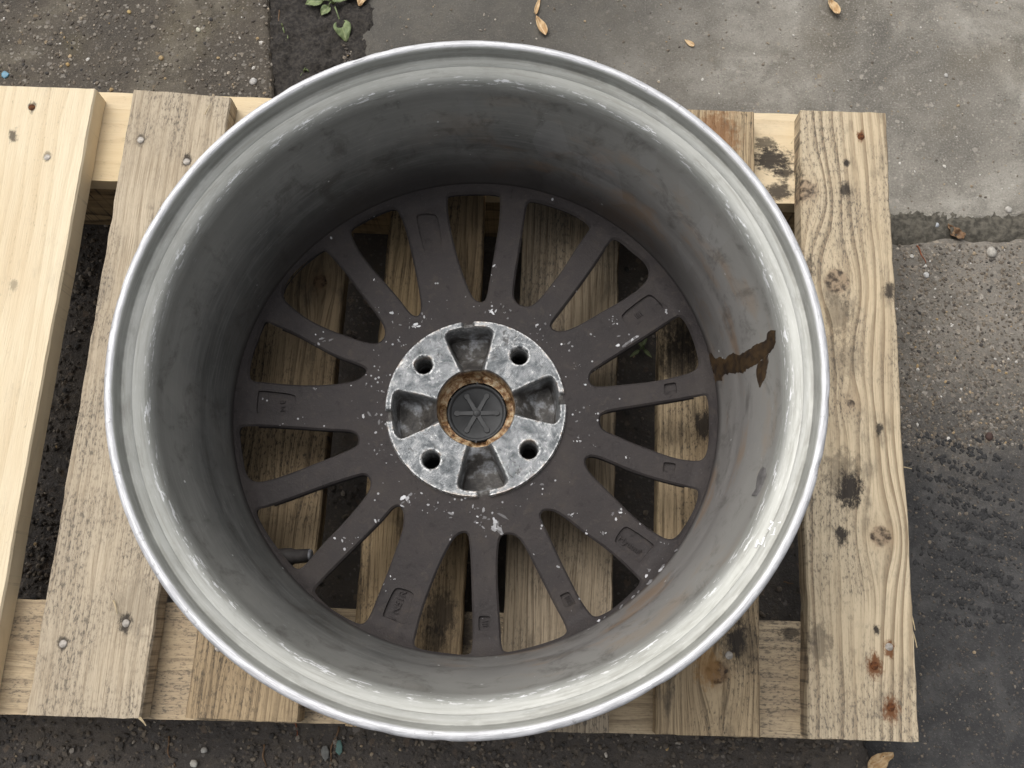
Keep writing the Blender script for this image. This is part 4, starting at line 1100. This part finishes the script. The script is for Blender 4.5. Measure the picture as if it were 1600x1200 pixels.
def thing_leaf(x, y, z, L, W, rot, label, mat=M_DRY, tilt=(0, 0), **kw):
    me = leaf_mesh(L, W, **kw); o = link('dry_leaf', me, mat); p = px(x, y, z)
    o.rotation_euler = (tilt[0], tilt[1], rot)
    # rest its lowest point on the ground
    bpy.context.view_layer.update(); mw = o.rotation_euler.to_matrix(); lo = min((mw @ v.co).z for v in me.vertices)
    o.location = (p.x, p.y, z-lo+.0003)
    tag(o, label, 'leaf', 'dry leaves on the ground'); return o
thing_leaf(567, -2, TOPB, .026, .016, 2.9, 'tan dry leaf at the top edge right of the green weed', curl=.1, fold=.25, seed=1, wavy=.25)
thing_leaf(845, 42, TOPB, .027, .0105, .42, 'folded tan seed wing touching the far edge of the wheel, lower half', curl=.08, fold=.5, seed=2, wavy=.1)
thing_leaf(840, 10, TOPB, .027, .0052, -.30, 'narrow curled tan leaf strip above the far edge of the wheel', curl=.15, fold=.4, seed=3, wavy=.1, twist=.8)
thing_leaf(1300, 12, TOPB, .027, .011, .35, 'curled tan leaf alone on grey concrete at the top right', curl=.2, fold=.4, seed=4, wavy=.2)
thing_leaf(1077, 68, TOPB, .013, .0065, .9, 'small pale oval leaf on grey concrete right of the wheel top', curl=.06, fold=.15, seed=5)
thing_leaf(1372, 1188, ZG+.006, .028, .016, -1.0, 'crumpled tan leaf below the lower right corner of the pallet', curl=.12, fold=.3, seed=6, wavy=.35)
thing_leaf(1488, 366, ZG+.002, .022, .012, .7, 'dark brown curled leaf lying in the joint between right hand slabs', mat=M_DRYB, curl=.3, fold=.5, seed=7, wavy=.4)

def weed(x, y, leaves, label):
    base = px(x, y, ZG+.003); root = tag(empty('weed_plant', base), label, 'weed', 'green weeds in the slab joint')
    for (ex, ey, L, W, hz, sd_) in leaves:
        e = px(ex, ey, ZG+hz)
        dv = e-base; dv.z = 0; rot = math.atan2(-dv.x, dv.y)
        me = leaf_mesh(L, W, curl=-.10, fold=.14, seed=sd_, nL=14, nW=8, wavy=.12, tip=.6)
        o = link('leaf', me, M_GRN, root); o.location = e-base; o.rotation_euler = (rng.uniform(-.12, .05), rng.uniform(-.15, .15), rot)
        s0 = Vector((0, 0, 0)); s1 = (e-base)-Vector((dv.x, dv.y, 0)).normalized()*L*.46
        V = []; F = []
        for k in range(7):
            u = k/6; c_ = s0.lerp(s1, u)+Vector((0, 0, .006*math.sin(u*PI)))
            for j in range(6): a = 2*PI*j/6; V.append(c_+Vector((.0008*math.cos(a), .0008*math.sin(a), .0006*math.sin(2*a))))
        for k in range(6):
            for j in range(6): F.append((6*k+j, 6*k+(j+1) % 6, 6*k+6+(j+1) % 6, 6*k+6+j))
        mesh('stem', V, F, M_GRN, root, True)
weed(522, 8, [(536, 47, .026, .020, .006, 1.1), (490, 3, .020, .014, .010, 2.2), (508, 16, .014, .011, .008, 3.3), (530, -2, .017, .011, .014, 4.4), (550, -8, .02, .012, .01, 5.5), (500, -14, .022, .014, .012, 6.6)], 'green weed with broad oval leaves in the slab joint at the top')
weed(443, 45, [(447, 59, .0095, .0055, .006, 7.7), (440, 36, .006, .0035, .005, 8.1)], 'tiny green seedling beside the edge of the brown slab')
weed(478, 112, [(481, 105, .009, .004, .004, 9.1), (472, 118, .008, .0035, .004, 9.7), (488, 117, .008, .0035, .004, 9.9)], 'small grey green sprig against the far left edge of the wheel')
weed(1003, 545, [(998, 533, .016, .004, .008, 10.1), (1008, 530, .017, .004, .010, 10.5), (1012, 552, .012, .004, .006, 10.8), (992, 552, .013, .004, .006, 11.2)], 'little weed growing under the pallet, seen between spokes')

M_TWIG = simple('twig', (.20,.12,.065), .8, 0, .5, 300); M_TWR = simple('red_needle', (.33,.11,.05), .7, 0, .4, 300)
def twig(x0, y0, x1, y1, z, r, mat, label):
    p, q = px(x0, y0, z), px(x1, y1, z); c0_ = (p+q)/2; dv = q-p; sd_ = Vector((-dv.y, dv.x, 0)); V = []; F = []; b_ = rng.uniform(-.12, .12)
    for k in range(9):
        u = k/8; c_ = p-c0_+dv*u+sd_*(b_*math.sin(u*PI)+.03*math.sin(u*9)); rr_ = r*(1-.5*u)
        for j in range(6): a = 2*PI*j/6; V.append(c_+sd_.normalized()*rr_*math.cos(a)+Vector((0, 0, r*.9+rr_*math.sin(a))))
    for k in range(8):
        for j in range(6): F.append((6*k+j, 6*k+(j+1) % 6, 6*k+6+(j+1) % 6, 6*k+6+j))
    F += [tuple(range(6))[::-1], tuple(48+j for j in range(6))]
    o = mesh('twig', V, F, mat, None, True); o.location = c0_; tag(o, label, 'twig', 'twigs and needles on the ground')
twig(1432, 384, 1446, 412, TOPC, .0009, M_TWR, 'short red brown pine needle on the aggregate slab right of the pallet')
twig(413, 1163, 416, 1198, ZG, .0011, M_TWIG, 'pale twig standing out on dark ground below the left pallet edge')
twig(530, 1135, 515, 1198, ZG, .0010, M_TWIG, 'long dark twig beside the teal chip below the wheel')
twig(264, 1150, 274, 1198, ZG, .0009, M_TWIG, 'thin bent twig below the left pallet boards')
twig(460, 1128, 464, 1150, ZG, .0009, M_TWR, 'small reddish twig just below the pallet edge left of the wheel')
twig(436, 14, 447, 50, TOPA-.006, .0008, M_TWIG, 'thin brown stalk along the edge of the brown slab')
twig(1567, 350, 1574, 372, ZG+.003, .0009, M_TWR, 'short red twig in the joint at the right edge')
twig(1224, 909, 1240, 913, ZG+.002, .0008, M_TWIG, 'tiny twig on the ground seen between the two rightmost boards')
twig(470, 62, 500, 84, ZG+.004, .0006, M_TWIG, 'hair thin twig on the dark soil below the green weed')

def shard(x, y, z, s, name, mat, label, cat, asp=1.6, rot=.2, h=.0012):
    V = []; F = []; n_ = 7; p = px(x, y, z)
    rs = [rng.uniform(.75, 1.15) for _ in range(n_)]
    for z_, q in ((0, 1), (h*.6, 1), (h, .82)):
        for j in range(n_):
            a = 2*PI*j/n_; u, v_ = s*rs[j]*q*math.cos(a), s*asp*rs[j]*q*math.sin(a)
            V.append((u*math.cos(rot)-v_*math.sin(rot), u*math.sin(rot)+v_*math.cos(rot), z_))
    for k in range(2):
        for j in range(n_): F.append((k*n_+j, k*n_+(j+1) % n_, (k+1)*n_+(j+1) % n_, (k+1)*n_+j))
    F += [tuple(2*n_+j for j in range(n_)), tuple(range(n_))[::-1]]
    o = mesh(name, V, F, mat); o.location = (p.x, p.y, z); return tag(o, label, cat)
shard(530, 1167, ZG+.001, .0036, 'paint_chip', simple('teal_chip', (.10,.20,.175), .5, 0, .2, 200), 'flat teal chip on dark ground below the wheel', 'chip', 1.9)
shard(508, 1176, ZG+.001, .0040, 'stone_chip', simple('grey_chip', (.20,.20,.185), .8, 0, .3, 200), 'flat grey flake left of the teal chip', 'stone', 1.7)
shard(9, 117, TOPA, .0045, 'paint_chip', simple('blue_chip', (.10,.27,.38), .4, 0, .4, 200), 'small blue chip on the brown slab at the left edge', 'chip', 1.0)
PEB = [(396, 128, TOPA, .0040, (.50,.48,.45), 'round white pebble set in the brown slab near its corner'), (106, 101, TOPA, .0022, (.46,.31,.13), 'ochre pebble in the brown slab above the leftmost board'),
       (310, 47, TOPA, .0026, (.62,.60,.48), 'cream pebble in the pale part of the brown slab'), (202, 19, TOPA, .0022, (.52,.38,.17), 'yellow pebble near the top of the brown slab'), (252, 91, TOPA, .0028, (.43,.31,.16), 'tan pebble in the middle of the brown slab'),
       (1478, 118, TOPB, .0022, (.48,.46,.43), 'single white pebble on smooth grey concrete'), (1463, 352, ZG+.004, .0026, (.45,.47,.49), 'small bluish white stone in the joint at the right'), (1549, 395, TOPC, .0052, (.45,.42,.37), 'largest pale stone in the aggregate slab, just below the joint'),
       (1575, 328, TOPB, .0036, (.50,.47,.42), 'pale stone on the edge of the grey slab at far right'), (303, 1193, ZG+.002, .0034, (.62,.59,.52), 'white stone at the bottom edge below the pallet'), (319, 1172, ZG+.002, .0028, (.48,.46,.42), 'small grey stone above the white one at the bottom edge'),
       (1545, 682, TOPC, .0040, (.07,.04,.032), 'reddish brown lump on the dark tar right of the pallet'), (1447, 430, TOPC, .0030, (.55,.54,.52), 'white stone below the red needle on the aggregate slab'), (589, 688-24, ZG+.003, .0001, (.3,.2,.1), '')]
for (x, y, z, s, c_, lb) in PEB:
    if not lb: continue
    bm = bmesh.new(); bmesh.ops.create_icosphere(bm, subdivisions=2, radius=s)
    for v in bm.verts:
        q = v.co.normalized(); v.co *= 1+.22*ns(q.x*1.6+x, q.y*1.6, q.z*1.6+y); v.co.x *= 1.15; v.co.z *= .6
    o = from_bm('pebble', bm, simple('pebble_%d' % x, c_, .75, 0, .3, 400), None, True); p = px(x, y, z)
    o.location = (p.x, p.y, z+s*.15); o.rotation_euler = (0, 0, rng.uniform(0, 3)); tag(o, lb, 'pebble', 'pebbles on the ground')
